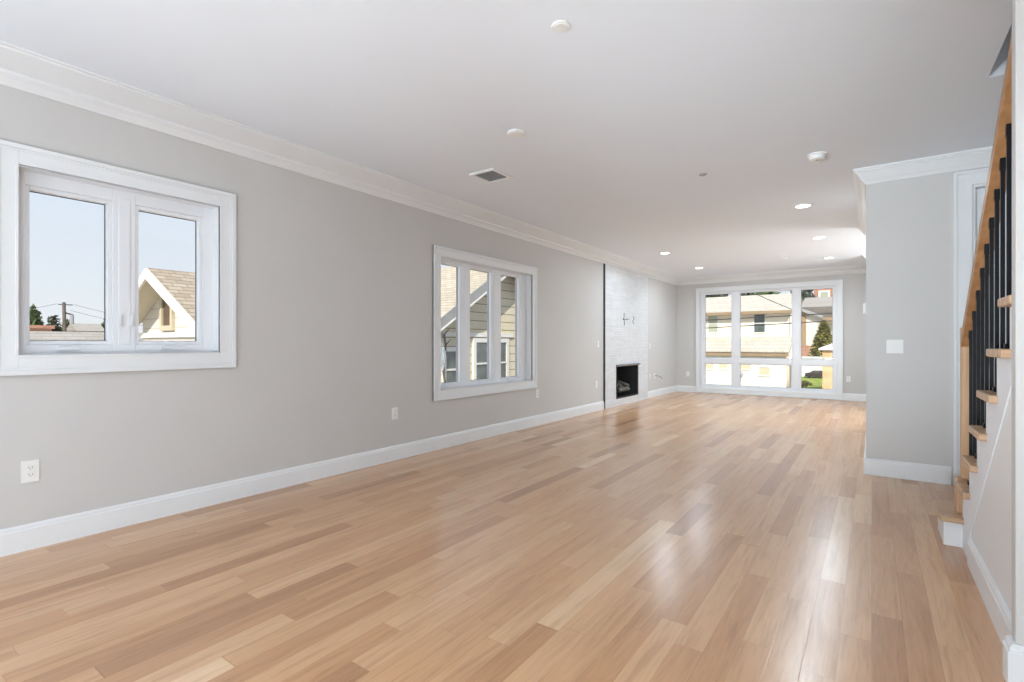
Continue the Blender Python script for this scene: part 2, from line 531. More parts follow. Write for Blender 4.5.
M['grey_fascia'] = paint('grey_fascia_board', srgb(150, 148, 146), 0.6, 0.05, 4)
M['brown_soffit'] = paint('brown_soffit', srgb(150, 128, 98), 0.7, 0.08, 4)
M['tan_soffit'] = paint('tan_soffit_boards', srgb(206, 194, 170), 0.7, 0.05, 4)
M['brown_pane'] = paint('brown_louvre_pane', srgb(92, 74, 56), 0.6, 0.15, 4)
M['cream_trim'] = paint('cream_window_trim', srgb(196, 184, 158), 0.6, 0.05, 4)
M['shingle_tan'] = bricks('tan_roof_shingles', srgb(186, 172, 152), srgb(166, 150, 130), srgb(136, 120, 102), 0.2, 0.06, 0.006, 0.9, 0.5, 'YZ', spec=0.1)
M['shingle_x'] = bricks('tan_roof_shingles_across', srgb(196, 184, 164), srgb(180, 167, 146), srgb(150, 137, 117), 0.22, 0.07, 0.007, 0.9, 0.5, 'XZ', spec=0.1)
M['shingle_grey'] = bricks('grey_roof_shingles', srgb(176, 168, 158), srgb(164, 156, 146), srgb(148, 140, 131), 0.3, 0.05, 0.005, 0.9, 0.4, 'YZ', spec=0.1)
M['roof_cream'] = bricks('pale_roof_shingles', srgb(206, 196, 180), srgb(194, 184, 168), srgb(170, 160, 146), 0.4, 0.2, 0.012, 0.9, 0.4, 'XZ', spec=0.1)
M['red_brick'] = bricks('red_brick', srgb(176, 116, 84), srgb(158, 98, 70), srgb(190, 170, 150), 0.22, 0.075, 0.01, 0.85, 0.4, 'XZ')
M['red_brick_y'] = bricks('red_brick_across', srgb(176, 110, 80), srgb(158, 94, 68), srgb(190, 170, 150), 0.22, 0.075, 0.01, 0.85, 0.4, 'YZ')
M['peach'] = bricks('peach_stone_blocks', srgb(226, 190, 140), srgb(214, 172, 122), srgb(200, 176, 140), 0.4, 0.2, 0.012, 0.85, 0.4, 'XZ')
M['ext_glass'] = paint('dark_window_pane', (0.10, 0.12, 0.11), 0.15, 0.3, 3)
M['shade'] = paint('roller_shade_pane', srgb(168, 172, 150), 0.5, 0.08, 3)
M['blind'] = paint('beige_blind', srgb(206, 192, 160), 0.6, 0.06, 3)
M['car_paint'] = paint('dark_brown_car_paint', (0.06, 0.045, 0.04), 0.3, 0.1, 4)
M['rubber'] = paint('black_rubber', (0.02, 0.02, 0.02), 0.8, 0.1, 10)
M['pole_wood'] = paint('weathered_pole_wood', (0.14, 0.11, 0.09), 0.9, 0.2, 8)
M['wire'] = paint('dark_wire', (0.05, 0.045, 0.04), 0.7, 0.1, 8)

# ------------------------------------------------------------------ room shell
XL, YB, ZC = -3.92, 12.5, 2.735          # left wall, far wall, ceiling
YF, XB, XS = -4.0, -0.044, 0.43          # wall behind the camera, foyer wall corner, stair side
YW, XR = 5.555, 1.42                     # foyer wall face, stair well right wall
ZB = 2.604                               # underside of the crown at the wall
GROUND = -2.9

b = MB(); b.slab('Z', -0.25, 0.0, XL - 0.18, 4.2, YF - 0.18, YB + 0.18)
structure('floor', b, M['floor'])
b = MB(); b.slab('Z', 0.0005, 0.006, XL + 0.02, 3.98, YF + 0.02, -0.6)
structure('floor_bounce', b, M['bounce_tile'])  # pale floor added out of view to throw neutral light up at the ceiling
b = MB(); b.slab('Z', ZC, ZC + 0.28, XL - 0.18, 4.2, YF - 0.18, YB + 0.18, [(0.556, XR, 0.4, 4.045)])
structure('ceiling', b, M['ceiling'])

W1 = (0.709, 1.786, 1.108, 2.182)
W2 = (4.122, 5.985, 0.655, 2.142)
FB = (8.82, 9.90, 0.14, 0.775)
b = MB(); b.slab('X', XL - 0.18, XL, YF - 0.18, YB + 0.18, 0, ZC, [W1, W2, FB])
structure('wall_left', b, M['wall'])
W3 = (-3.345, -0.598, 0.115, 2.392)
b = MB(); b.slab('Y', YB, YB + 0.18, XL, 2.6, 0, ZC, [W3])
structure('wall_back', b, M['wall'])
# foyer block: face towards the camera with the closet doorway, and the side towards the living room
DOOR = (0.668, 1.40, 0.0, 2.47)
b = MB(); b.slab('Y', YW, YW + 0.12, XB, XR + 0.12, 0, ZC, [DOOR])
structure('wall_foyer', b, M['wall'])
b = MB(); b.slab('X', XB, XB + 0.12, YW + 0.12, 8.36, 0, ZC)
b.slab('Y', 8.24, 8.36, XB + 0.12, 2.6, 0, ZC)
structure('wall_right', b, M['wall'])
b = MB(); b.slab('X', XB, XB + 0.12, 10.9, YB, 0, ZC)
b.slab('Y', 10.9, 11.02, XB + 0.12, 2.6, 0, ZC)
structure('wall_nook', b, M['wall'])
b = MB(); b.slab('X', 2.6, 2.72, 5.6, YB + 0.18, 0, ZC)
structure('wall_passage', b, M['wall'])
# closet interior behind the door
b = MB(); b.slab('Y', 6.5, 6.6, XB + 0.12, 2.6, 0, ZC)
structure('wall_closet', b, M['wall'])
# stair well: right wall, walls of the storey above, and its closing ceiling
b = MB(); b.slab('X', XR, XR + 0.12, 0.3, YW, 0, 5.3)
structure('wall_stairs', b, M['wall'])
b = MB()
b.slab('Y', 4.045, 4.145, 0.456, XR, ZC + 0.281, 5.3)
b.slab('Y', 0.3, 0.4, 0.456, XR, ZC + 0.281, 5.3)
b.slab('X', 0.456, 0.556, 0.4, 4.045, ZC + 0.281, 5.3)
b.slab('Z', 5.301, 5.4, 0.456, XR + 0.12, 0.3, 4.145)
structure('wall_upstairs', b, M['wall'])
BASE = [(0, 0), (0.017, 0), (0.017, 0.118), (0.013, 0.124), (0.013, 0.134), (0.006, 0.147), (0, 0.147)]
# wall beside the stairs, towards the camera, ending in a white cased post
b = MB(); b.slab('X', XS, 0.54, 0.3, 2.412, 0, ZC)
b.slab('Y', 0.18, 0.3, XS, 4.0, 0, ZC)
structure('wall_hall', b, M['wall'])
b = MB(); b.box(0.4005, 0.545, 2.413, 2.474, 0, ZC - 0.001)
structure('trim_3', b, M['wall'], bevel=0.004)
b = MB()
b.sweep([(0.43, 2.413), (0.4005, 2.413), (0.4005, 2.474)], [(o * 1.35, z) for o, z in BASE])
structure('trim_4', b, M['trim'])
# behind the camera: glazed wall of the kitchen end, side wall
PATIO = (-3.5, 0.3, 0.05, 2.45)
PATIO2 = (0.9, 3.6, 0.05, 2.45)
b = MB(); b.slab('Y', YF - 0.18, YF, XL, 4.08, 0, ZC, [PATIO, PATIO2])
structure('wall_front', b, M['wall'])
b = MB(); b.slab('X', 4.0, 4.2, YF - 0.18, 0.3, 0, ZC)
structure('wall_kitchen', b, M['wall'])

# crown mouldings: profile (offset from wall, height)
CROWN = [(0, ZB), (0.012, ZB), (0.016, 2.612), (0.045, 2.637), (0.072, 2.652), (0.072, 2.668), (0.082, 2.671), (0.10, 2.676), (0.232, 2.718), (0.238, 2.726), (0.262, 2.726), (0.262, ZC), (0, ZC)]
b = MB(); b.sweep([(XB, YB), (XL, YB), (XL, YF)], CROWN)
structure('trim_1', b, M['trim'])
CROWN2 = [(0, ZB), (0.010, ZB), (0.014, 2.614), (0.030, 2.634), (0.038, 2.640), (0.038, 2.647), (0.075, 2.700), (0.084, 2.704), (0.084, 2.714), (0.096, 2.718), (0.096, ZC), (0, ZC)]
b = MB()
b.sweep([(XR, YW), (XB, YW), (XB, 8.36)], CROWN2)
b.sweep([(XB + 0.5, 10.9), (XB, 10.9), (XB, YB - 0.262)], CROWN2)
structure('trim_2', b, M['trim'])
# baseboards
b = MB(); b.sweep([(XL, 8.33), (XL, YF)], BASE); b.sweep([(XL, 12.4), (XL, 10.472)], BASE)
structure('baseboard_left', b, M['trim'])
b = MB(); b.sweep([(XB, YB), (XL, YB), (XL, 12.4)], BASE)
structure('baseboard_back', b, M['trim'])
b = MB(); b.sweep([(0.537, YW), (XB, YW), (XB, 8.36)], BASE)
b.sweep([(XB, 10.9), (XB, YB - 0.017)], BASE)
structure('baseboard_right', b, M['trim'])


# ------------------------------------------------------------------ windows
def casing(mb, plane, a0, a1, b0, b1, wall, sgn, w=0.112):
    """stepped casing round an opening, with a raised back band; sgn = side of the room"""
    d = lambda t: sorted((wall, wall + sgn * t))
    mb.frame(plane, a0 - w, a1 + w, b0 - w, b1 + w, w, *d(0.016))
    mb.frame(plane, a0 - w, a1 + w, b0 - w, b1 + w, 0.026, *d(0.028))
    mb.frame(plane, a0 - w + 0.026, a1 + w - 0.026, b0 - w + 0.026, b1 + w - 0.026, 0.012, *d(0.021))
    mb.frame(plane, a0 - 0.014, a1 + 0.014, b0 - 0.014, b1 + 0.014, 0.014, *d(0.020))


def sash(parent, plane, a0, a1, b0, b1, d_in, sgn, name='sash', rail=0.026, depth=0.045):
    """sash ring with its pane and dark gasket; a0.. = outer edges; d_in = room-side face; sgn points outdoors"""
    s0, s1 = sorted((d_in, d_in + sgn * depth))
    m = MB(); m.frame(plane, a0, a1, b0, b1, rail, s0, s1)
    so = m.build(name, M['vinyl'], parent, bevel=0.003)
    q = d_in + sgn * depth * 0.8
    g0, g1 = sorted((q, q + sgn * 0.005))
    m = MB()
    if plane == 'X': m.box(g0, g1, a0 + rail - .006, a1 - rail + .006, b0 + rail - .006, b1 - rail + .006)
    else: m.box(a0 + rail - .006, a1 - rail + .006, g0, g1, b0 + rail - .006, b1 - rail + .006)
    # a single thin sheet reads as the pane: keep only the room-side face of the box
    m.build('pane', M['glass'], so)
    k0, k1 = sorted((q - sgn * 0.010, q - sgn * 0.001))
    m = MB(); m.frame(plane, a0 + rail, a1 - rail, b0 + rail, b1 - rail, 0.0035, k0, k1)
    m.build('gasket', M['gasket'], so)
    return so


def crank(parent, y, z, x):
    m = MB()
    m.box(x, x + 0.030, y - 0.052, y + 0.052, z, z + 0.014)
    m.prism([(x + 0.004, y - 0.05, z + 0.014), (x + 0.004, y + 0.05, z + 0.014), (x + 0.004, y + 0.03, z + 0.026), (x + 0.004, y - 0.03, z + 0.026)], (0.014, 0, 0))
    o = m.build('crank_handle', M['vinyl'], parent, bevel=0.002)
    m = MB(); m.tube((x + 0.032, y + 0.035, z + 0.020), (x + 0.032, y - 0.045, z + 0.012), 0.005)
    m.build('crank_arm', M['vinyl'], o)


def lock(parent, y, z, x):
    m = MB(); m.box(x, x + 0.010, y - 0.009, y + 0.009, z - 0.035, z + 0.035)
    m.prism([(x + 0.010, y - 0.006, z - 0.025), (x + 0.010, y + 0.006, z - 0.025), (x + 0.022, y + 0.006, z + 0.04), (x + 0.022, y - 0.006, z + 0.04)], (0.004, 0, 0.004))
    m.build('sash_lock', M['vinyl'], parent)


def left_window(name, op, glass, zg, label):
    y0, y1, z0, z1 = op
    root = thing(name, label, 'window', (XL, (y0 + y1) / 2, z0), kind='structure')
    m = MB(); casing(m, 'X', y0, y1, z0, z1, XL, 1)
    m.build('casing', M['trim'], root, bevel=0.002)
    xf = XL - 0.085                                   # room face of the fixed frame
    m = MB()
    ys = [y0] + [v for g in glass for v in (g[0] - 0.022, g[1] + 0.022)] + [y1]
    for i in range(0, len(ys), 2):
        m.box(xf - 0.075, xf, ys[i], ys[i + 1], z0, z1)
        if 0 < i < len(ys) - 2: m.box(xf, xf + 0.006, ys[i] + 0.03, ys[i + 1] - 0.03, z0 + 0.06, z1 - 0.06)
    for g in glass:
        m.box(xf - 0.075, xf, g[0] - 0.022, g[1] + 0.022, z0, zg[0] - 0.022)
        m.box(xf - 0.075, xf, g[0] - 0.022, g[1] + 0.022, zg[1] + 0.022, z1)
    m.build('window_frame', M['vinyl'], root, bevel=0.003)
    m = MB(); m.frame('X', y0, y1, z0, z1, 0.006, xf, XL - 0.0005)
    m.build('jamb', M['trim'], root)
    for g in glass:
        sash(root, 'X', g[0] - 0.022, g[1] + 0.022, zg[0] - 0.022, zg[1] + 0.022, xf - 0.010, -1, rail=0.022, depth=0.072)
        crank(root, (g[0] + g[1]) / 2 - 0.01, z0 + 0.03, xf)
    return root, xf


w1, xf = left_window('window_1', W1, [(0.776, 1.148), (1.317, 1.692)], (1.19, 2.077), 'white framed twin casement window nearest on the left wall')
for yy in (1.205, 1.268): lock(w1, yy, 1.32, xf + 0.006)
w2, xf = left_window('window_2', W2, [(4.150, 4.577), (4.757, 5.181), (5.390, 5.816)], (0.717, 2.094), 'white framed triple casement window in middle of left wall')

# far window: three tall panes over three low ones
w3 = thing('window_3', 'large white six pane window on the far wall', 'window', (-2.0, YB, 0.1), kind='structure')
m = MB(); casing(m, 'Y', W3[0], W3[1], W3[2], W3[3], YB, -1, 0.108)
m.build('casing', M['trim'], w3, bevel=0.002)
yf = YB + 0.06
GX = [(-3.258, -2.672), (-2.479, -1.433), (-1.252, -0.675)]
GZ = [(0.205, 0.692), (0.842, 2.338)]
m = MB()
xs = [W3[0]] + [v for g in GX for v in (g[0] - 0.02, g[1] + 0.02)] + [W3[1]]
for i in range(0, len(xs), 2): m.box(xs[i], xs[i + 1], yf, yf + 0.08, W3[2], W3[3])
zs = [W3[2]] + [v for g in GZ for v in (g[0] - 0.02, g[1] + 0.02)] + [W3[3]]
for g in GX:
    for i in range(0, len(zs), 2): m.box(g[0] - 0.02, g[1] + 0.02, yf, yf + 0.08, zs[i], zs[i + 1])
m.build('window_frame', M['vinyl'], w3, bevel=0.003)
m = MB(); m.frame('Y', W3[0], W3[1], W3[2], W3[3], 0.006, YB + 0.0005, yf)
m.build('jamb', M['trim'], w3)
for g in GX:
    for h in GZ:
        sash(w3, 'Y', g[0] - 0.02, g[1] + 0.02, h[0] - 0.02, h[1] + 0.02, yf + 0.012, 1, rail=0.02)

# glazing of the kitchen end, behind the camera
for i, op in enumerate((PATIO, PATIO2)):
    wp = thing('window_%d' % (4 + i), None, None, ((op[0] + op[1]) / 2, YF, 0.05), kind='structure')
    n = 4 if i == 0 else 3
    wd = (op[1] - op[0]) / n
    for j in range(n):
        sash(wp, 'Y', op[0] + j * wd, op[0] + (j + 1) * wd, op[2], op[3], YF - 0.06, -1, rail=0.06)

# ------------------------------------------------------------------ closet door in the foyer wall
d1 = thing('door_1', 'white panelled door behind the stair railing', 'door', (1.03, YW, 0), kind='structure')
m = MB()
x0, x1, z1 = DOOR[0], DOOR[1], DOOR[3]
cw = 0.117
def door_casing(t, a, c):
    m.box(x0 - cw + a, x0 - cw + c, YW - t, YW - 0.0003, 0, z1 + cw - a)
    m.box(x1 + cw - c, min(x1 + cw - a, XR - 0.002), YW - t, YW - 0.0003, 0, z1 + cw - a) if x1 + cw - c < XR - 0.01 else None
    m.box(x0 - cw + c, XR - 0.002, YW - t, YW - 0.0003, z1 + cw - c, z1 + cw - a)
door_casing(0.026, 0, 0.024); door_casing(0.016, 0.024, 0.105); door_casing(0.021, 0.105, cw)
m.build('door_casing', M['trim'], d1, bevel=0.002)
m = MB()
m.box(x0, x0 + 0.02, YW, YW + 0.12, 0, z1); m.box(x1 - 0.02, x1, YW, YW + 0.12, 0, z1); m.box(x0 + 0.02, x1 - 0.02, YW, YW + 0.12, z1 - 0.02, z1)
m.build('door_jamb', M['trim'], d1)
m = MB()
dx0, dx1, dz1 = x0 + 0.022, x1 - 0.022, z1 - 0.023
m.box(dx0, dx1, YW + 0.062, YW + 0.085, 0.012, dz1)
for (pz0, pz1) in ((0.012, 0.24), (1.0, 1.14), (dz1 - 0.12, dz1)):
    m.box(dx0, dx1, YW + 0.05, YW + 0.062, pz0, pz1)
m.box(dx0, dx0 + 0.11, YW + 0.05, YW + 0.062, 0.24, dz1 - 0.12); m.box(dx1 - 0.11, dx1, YW + 0.05, YW + 0.062, 0.24, dz1 - 0.12)
m.box(dx0 + 0.14, dx1 - 0.14, YW + 0.054, YW + 0.062, 0.27, 0.97); m.box(dx0 + 0.14, dx1 - 0.14, YW + 0.054, YW + 0.062, 1.17, dz1 - 0.15)
m.build('door_panel', M['trim'], d1, bevel=0.003)

# ------------------------------------------------------------------ staircase
RISE, RUN, NOSE = 0.1945, 0.2445, 3.908      # riser height, going, nosing line of the second tread (Y)
NT = 14
st = thing('staircase', 'white staircase with oak treads climbing along the right side', 'staircase', (0.9, 3.0, 0), kind='structure')
zt = lambda k_: 0.18 + RISE * (k_ - 1)       # top of tread k
yn = lambda k_: NOSE - RUN * (k_ - 2)        # far edge of tread k
TH = 0.034
# stringer side and the wall below it, saw-toothed, ends at the post
prof = [(XS, 3.872, 0.0)]
prof += [(XS, 3.872, zt(1) - TH)]
for k_ in range(2, 8):
    yr = yn(k_) - 0.032
    prof += [(XS, yr, zt(k_ - 1) - TH), (XS, yr, zt(k_) - TH)]
prof += [(XS, 2.48, zt(7) - TH), (XS, 2.48, 0.0)]
m = MB(); m.prism(prof, (0.03, 0, 0))
m.build('stringer', M['trim'], st)
# raised skirt board following the slope
m = MB()
k0, k1 = (3.60, 0.165), (2.48, 1.15)
prof = [(XS, 3.872, 0.0), (XS, 3.872, zt(1) - TH - 0.001)]
for k_ in range(2, 8):
    yr = yn(k_) - 0.032
    prof += [(XS, yr, zt(k_ - 1) - TH - 0.001), (XS, yr, zt(k_) - TH - 0.001)]
prof += [(XS, 2.48, zt(7) - TH - 0.001), (XS, 2.48, k1[1]), (XS, k0[0], k0[1]), (XS, 3.60, 0.0)]
m.prism([(XS - 0.005, p[1], p[2]) for p in prof], (0.0048, 0, 0))
m.build('skirt_board', M['stair_paint'], st)
m = MB(); m.sweep([(XS, 3.60), (XS, 2.498)], [(-o, z) for o, z in BASE])
m.build('baseboard', M['trim'], st)
for k_ in range(1, NT + 1):
    yb = yn(k_ + 1) - 0.032 if k_ > 1 else 3.82
    if k_ == 1:
        # starting step, wider than the flight, with rounded end
        m = MB(); m.box(0.318, 1.40, 3.82, 4.212, zt(1) - TH, zt(1))
        m.build('tread', M['oak_tread'], st, bevel=0.008)
        m = MB(); m.box(0.341, 1.40, 3.872, 4.18, 0.0, zt(1) - TH)
        m.build('riser', M['trim'], st)
        continue
    right = 1.40
    left = 0.395 if k_ < 8 else 0.56
    yn_ = yn(k_)
    m = MB()
    if left < 0.5:
        ye = max(2.478, yn(k_ + 1) - 0.005)
        m.box(0.395, right, ye, yn_, zt(k_) - TH, zt(k_))
        if k_ < 7: m.box(0.395, XS, yn(k_ + 1) - 0.057, ye, zt(k_) - TH, zt(k_))
    else:
        m.box(left, right, yn(k_ + 1) - 0.005, yn_, zt(k_) - TH, zt(k_))
    m.build('tread', M['oak_tread'], st, bevel=0.006)
    m = MB(); m.box(max(left, XS), right, yn_ - 0.05, yn_ - 0.030, zt(k_ - 1), zt(k_) - TH)
    m.build('riser', M['trim'], st)

# railing: newel, rail, balusters
rl = thing('stair_railing', 'oak handrail with newel post and thin black balusters on staircase', 'railing', (0.475, 4.0, zt(1)))
m = MB(); m.box(0.43, 0.52, 3.945, 4.035, zt(1) + 0.20, 1.27)
m.box(0.405, 0.535, 3.925, 4.05, zt(1), zt(1) + 0.20)
m.build('newel_post', M['oak_post'], rl, bevel=0.005)
SL = 0.84
rz = lambda y: 1.235 + (3.95 - y) * SL        # top of the rail
RX0, RX1, RT = 0.425, 0.487, 0.085
m = MB()
ya, yb = 3.95, 2.30
m.prism([(RX0 + 0.006, ya, rz(ya)), (RX1 - 0.006, ya, rz(ya)), (RX1, ya, rz(ya) - 0.015), (RX1, ya, rz(ya) - RT), (RX0, ya, rz(ya) - RT), (RX0, ya, rz(ya) - 0.015)],
        (0, yb - ya, rz(yb) - rz(ya)))
m.build('handrail', M['oak_rail'], rl, bevel=0.003)
nb = 0
bal = None
for k_ in range(2, 9):
    for f_ in (0.07, 0.07 + RUN / 2):
        y = yn(k_) - f_
        zb, ztp = zt(k_), rz(y) - RT + 0.004
        if ztp > 2.7: continue
        m = MB()
        hw = 0.007
        m.box(0.4555 - hw, 0.4555 + hw, y - hw, y + hw, zb, ztp)
        m.box(0.4555 - 0.014, 0.4555 + 0.014, y - 0.014, y + 0.014, zb, zb + 0.022)
        m.box(0.4555 - 0.009, 0.4555 + 0.009, y - 0.009, y + 0.009, ztp - 0.05, ztp)
        m.build('baluster', M['black'], rl)

# ------------------------------------------------------------------ fireplace
fp = thing('fireplace', 'white stacked tile fireplace panel with black firebox on left wall', 'fireplace', (XL, 9.455, 0))
PX = -3.890
m = MB(); m.slab('X', XL + 0.0005, PX, 8.345, 10.47, 0.001, ZB, [FB])
m.build('tile_panel', M['tile'], fp)
m = MB(); m.box(XL + 0.0005, PX + 0.003, 8.332, 8.3445, 0.001, ZB)
m.build('edge_strip', M['dark_trim'], fp)
m = MB()
y0, y1, z0, z1 = FB
t = 0.012
xb = XL - 0.42
m.box(xb, xb + t, y0 + .1, y1 - .1, z0, z1)
m.prism([(PX - 0.01, y0 + .001, z0 + .001), (PX - 0.01, y0 + t, z0 + .001), (xb, y0 + .1 + t, z0 + .001), (xb, y0 + .1, z0 + .001)], (0, 0, z1 - z0 - .002))
m.prism([(PX - 0.01, y1 - .001, z0 + .001), (PX - 0.01, y1 - t, z0 + .001), (xb, y1 - .1 - t, z0 + .001), (xb, y1 - .1, z0 + .001)], (0, 0, z1 - z0 - .002))
m.box(xb, PX - 0.01, y0 + .001, y1 - .001, z0 + .001, z0 + t); m.box(xb, PX - 0.01, y0 + .001, y1 - .001, z1 - t, z1 - .001)
m.build('firebox', M['black_iron'], fp)
m = MB(); m.frame('X', y0 - 0.004, y1 + 0.004, z0 - 0.004, z1 + 0.004, 0.028, PX + 0.0005, PX + 0.007)
m.build('opening_frame', M['black_iron'], fp, bevel=0.001)
m = MB()
hp = [(PX + 0.007, z1 + 0.006), (PX + 0.055, z1 - 0.004), (PX + 0.06, z1 - 0.014), (PX + 0.05, z1 - 0.03), (PX + 0.007, z1 - 0.04)]
m.prism([(x, y0 + 0.005, z) for x, z in hp], (0, y1 - y0 - 0.01, 0))
m.build('hood', M['steel'], fp, bevel=0.002)
# log set inside
random.seed(4)
ls = thing('gas_log_set', 'grey ceramic logs on a black grate inside the firebox', 'log set', (XL - 0.12, 9.33, z0 + t))
m = MB()
for i in range(6):
    y = 9.10 + i * 0.11
    m.tube((XL - 0.24, y, z0 + t + 0.06), (XL - 0.02, y, z0 + t + 0.06), 0.009, n=8)
    m.tube((XL - 0.02, y, z0 + t + 0.06), (XL + 0.0, y, z0 + t + 0.11), 0.009, n=8)
for y in (9.12, 9.64):
    for x in (XL - 0.2, XL - 0.05): m.tube((x, y, z0 + t), (x, y, z0 + t + 0.06), 0.01, n=8)
m.tube((XL - 0.13, 9.06, z0 + t + 0.055), (XL - 0.13, 9.70, z0 + t + 0.055), 0.009, n=8)
m.build('grate', M['black_iron'], ls)
def log_mesh(a, c, r, seed):
    rg = random.Random(seed)
    mm = MB()
    a, c = Vector(a), Vector(c)
    d = (c - a).normalized(); u = d.orthogonal().normalized(); v = d.cross(u)
    n, st_ = 12, 8
    rows = []
    for i in range(st_ + 1):
        f_ = i / st_
        rr = r * (0.88 + 0.24 * rg.random()) * (0.8 if i in (0, st_) else 1)
        cen = a + (c - a) * f_ + u * rg.uniform(-.006, .006)
        rows.append([mm.bm.verts.new(cen + (u * math.cos(2 * math.pi * j / n) + v * math.sin(2 * math.pi * j / n)) * rr * rg.uniform(.9, 1.1)) for j in range(n)])
    for A, B in zip(rows, rows[1:]):
        for j in range(n): mm.bm.faces.new([A[j], A[(j + 1) % n], B[(j + 1) % n], B[j]])
    mm.bm.faces.new(rows[0][::-1]); mm.bm.faces.new(rows[-1])
    return mm
zl = z0 + t + 0.07
for i, (a, c, r) in enumerate([((XL - 0.20, 9.02, zl + .06), (XL - 0.18, 9.75, zl + .06), 0.055), ((XL - 0.05, 9.08, zl + .045), (XL - 0.07, 9.66, zl + .045), 0.045),
                               ((XL - 0.04, 9.2, zl + .10), (XL - 0.2, 9.40, zl + .17), 0.035), ((XL - 0.05, 9.62, zl + .10), (XL - 0.22, 9.48, zl + .19), 0.035),
                               ((XL - 0.1, 9.12, zl + .13), (XL - 0.16, 9.36, zl + .15), 0.03)]):
    log_mesh(a, c, r, i).build('log', M['log'], ls, smooth=True)


# ------------------------------------------------------------------ electrical plates
def outlet(label, loc, face, gang='outlet', w_=0.075, h_=0.12, group=None):
    """duplex outlet or rocker switch plate centred at loc on a wall; face = '+X', '-X' or '-Y'"""
    name = 'wall_outlet' if gang == 'outlet' else 'light_switch'
    o = thing(name, label, 'outlet' if gang == 'outlet' else 'light switch', loc, group)
    L = Vector(loc)
    def B(mb, a0, a1, c0, c1, d0, d1):      # a across, c up, d out of the wall
        if face == '+X': mb.box(L.x + d0, L.x + d1, L.y + a0, L.y + a1, L.z + c0, L.z + c1)
        elif face == '-X': mb.box(L.x - d1, L.x - d0, L.y + a0, L.y + a1, L.z + c0, L.z + c1)
        else: mb.box(L.x + a0, L.x + a1, L.y - d1, L.y - d0, L.z + c0, L.z + c1)
    mb = MB(); B(mb, -w_ / 2, w_ / 2, -h_ / 2, h_ / 2, 0.0002, 0.006)
    mb.build('cover_plate', M['plastic'], o, bevel=0.002)
    if gang == 'outlet':
        for s_ in (-1, 1):
            mb = MB(); B(mb, -0.0165, 0.0165, s_ * 0.0195 - 0.0135, s_ * 0.0195 + 0.0135, 0.006, 0.009)
            rc = mb.build('receptacle', M['plastic'], o, bevel=0.003)
            mb = MB()
            B(mb, -0.0085, -0.0060, s_ * 0.0195 - 0.002, s_ * 0.0195 + 0.007, 0.0088, 0.0094)
            B(mb, 0.0060, 0.0085, s_ * 0.0195 - 0.002, s_ * 0.0195 + 0.007, 0.0088, 0.0094)
            B(mb, -0.0022, 0.0022, s_ * 0.0195 - 0.010, s_ * 0.0195 - 0.006, 0.0088, 0.0094)
            mb.build('slot', M['slot'], rc)
    else:
        n = gang
        for i in range(n):
            ox = (i - (n - 1) / 2) * 0.046
            mb = MB()
            B(mb, ox - 0.0165, ox + 0.0165, 0.0, 0.033, 0.006, 0.0105)
            B(mb, ox - 0.0165, ox + 0.0165, -0.033, 0.0, 0.006, 0.0085)
            mb.build('rocker', M['plastic'], o, bevel=0.001)
    return o


outlet('white outlet low on left wall under the nearest window', (XL, 0.760, 0.445), '+X', w_=0.078, h_=0.125)
outlet('white outlet low on left wall just before the triple window', (XL, 3.47, 0.470), '+X')
outlet('white outlet low on left wall just past the triple window', (XL, 6.13, 0.455), '+X')
outlet('white outlet low on left wall beside the dark fireplace edge', (XL, 8.045, 0.46), '+X')
outlet('white outlet low on left wall beyond the fireplace', (XL, 10.66, 0.46), '+X')
outlet('white outlet on far wall left of the large window', (-3.645, YB, 0.435), '-Y')
outlet('white outlet on far wall right of the large window', (-0.395, YB, 0.445), '-Y')
outlet('white narrow switch on left wall just before the fireplace', (XL, 8.115, 1.165), '+X', 1)
outlet('white narrow switch on left wall just beyond the fireplace', (XL, 10.65, 1.12), '+X', 1)
outlet('white double rocker switch on the grey foyer wall', (0.163, YW, 1.147), '-Y', 2, w_=0.12, h_=0.12)

# thermostat on the side of the foyer block
th = thing('thermostat', 'small white thermostat on the side of the foyer wall', 'thermostat', (XB, 5.80, 1.50))
m = MB(); m.box(XB - 0.008, XB - 0.0003, 5.745, 5.855, 1.445, 1.555); m.build('back_plate', M['plastic'], th, bevel=0.002)
m = MB(); m.box(XB - 0.024, XB - 0.008, 5.752, 5.848, 1.452, 1.548); m.build('housing', M['plastic'], th, bevel=0.005)

# cable stubs
def cable(label, plate, pts_list):
    o = thing('cable_outlet', label, 'cable', plate[:3])
    x, y, z = plate[:3]
    m = MB(); m.frame('X', y - 0.045, y + 0.045, z - 0.06, z + 0.06, 0.014, x + 0.0003, x + 0.006)
    m.box(x + 0.0002, x + 0.004, y - 0.032, y + 0.032, z - 0.047, z + 0.047)
    m.build('cover_plate', M['plastic'], o, bevel=0.001)
    for pts in pts_list:
        m = MB(); m.path([(x + p[0], y + p[1], z + p[2]) for p in pts], 0.006)
        m.build('cable', M['cable'], o)
    return o
cable('dark loose cables hanging from plate high on fireplace tile', (PX, 9.114, 1.64),
      [[(0.004, 0, 0), (0.03, 0, 0.03), (0.035, 0.0, 0.12)], [(0.004, 0, 0), (0.035, 0, -0.02), (0.035, 0.01, -0.12)], [(0.004, 0.01, 0), (0.03, 0.12, 0.0), (0.02, 0.26, 0.01)]])
cable('dark short cable from right hand plate on the fireplace tile', (PX, 9.60, 1.62),
      [[(0.004, 0, 0), (0.03, 0, 0.03), (0.032, 0.0, 0.09)], [(0.004, 0, 0), (0.03, 0, -0.06)]])
cable('dark cable sticking out of the left wall beyond the fireplace', (XL, 10.95, 0.46),
      [[(0.004, 0, 0), (0.06, 0.02, 0.0), (0.09, 0.16, -0.03), (0.06, 0.30, -0.08)]])


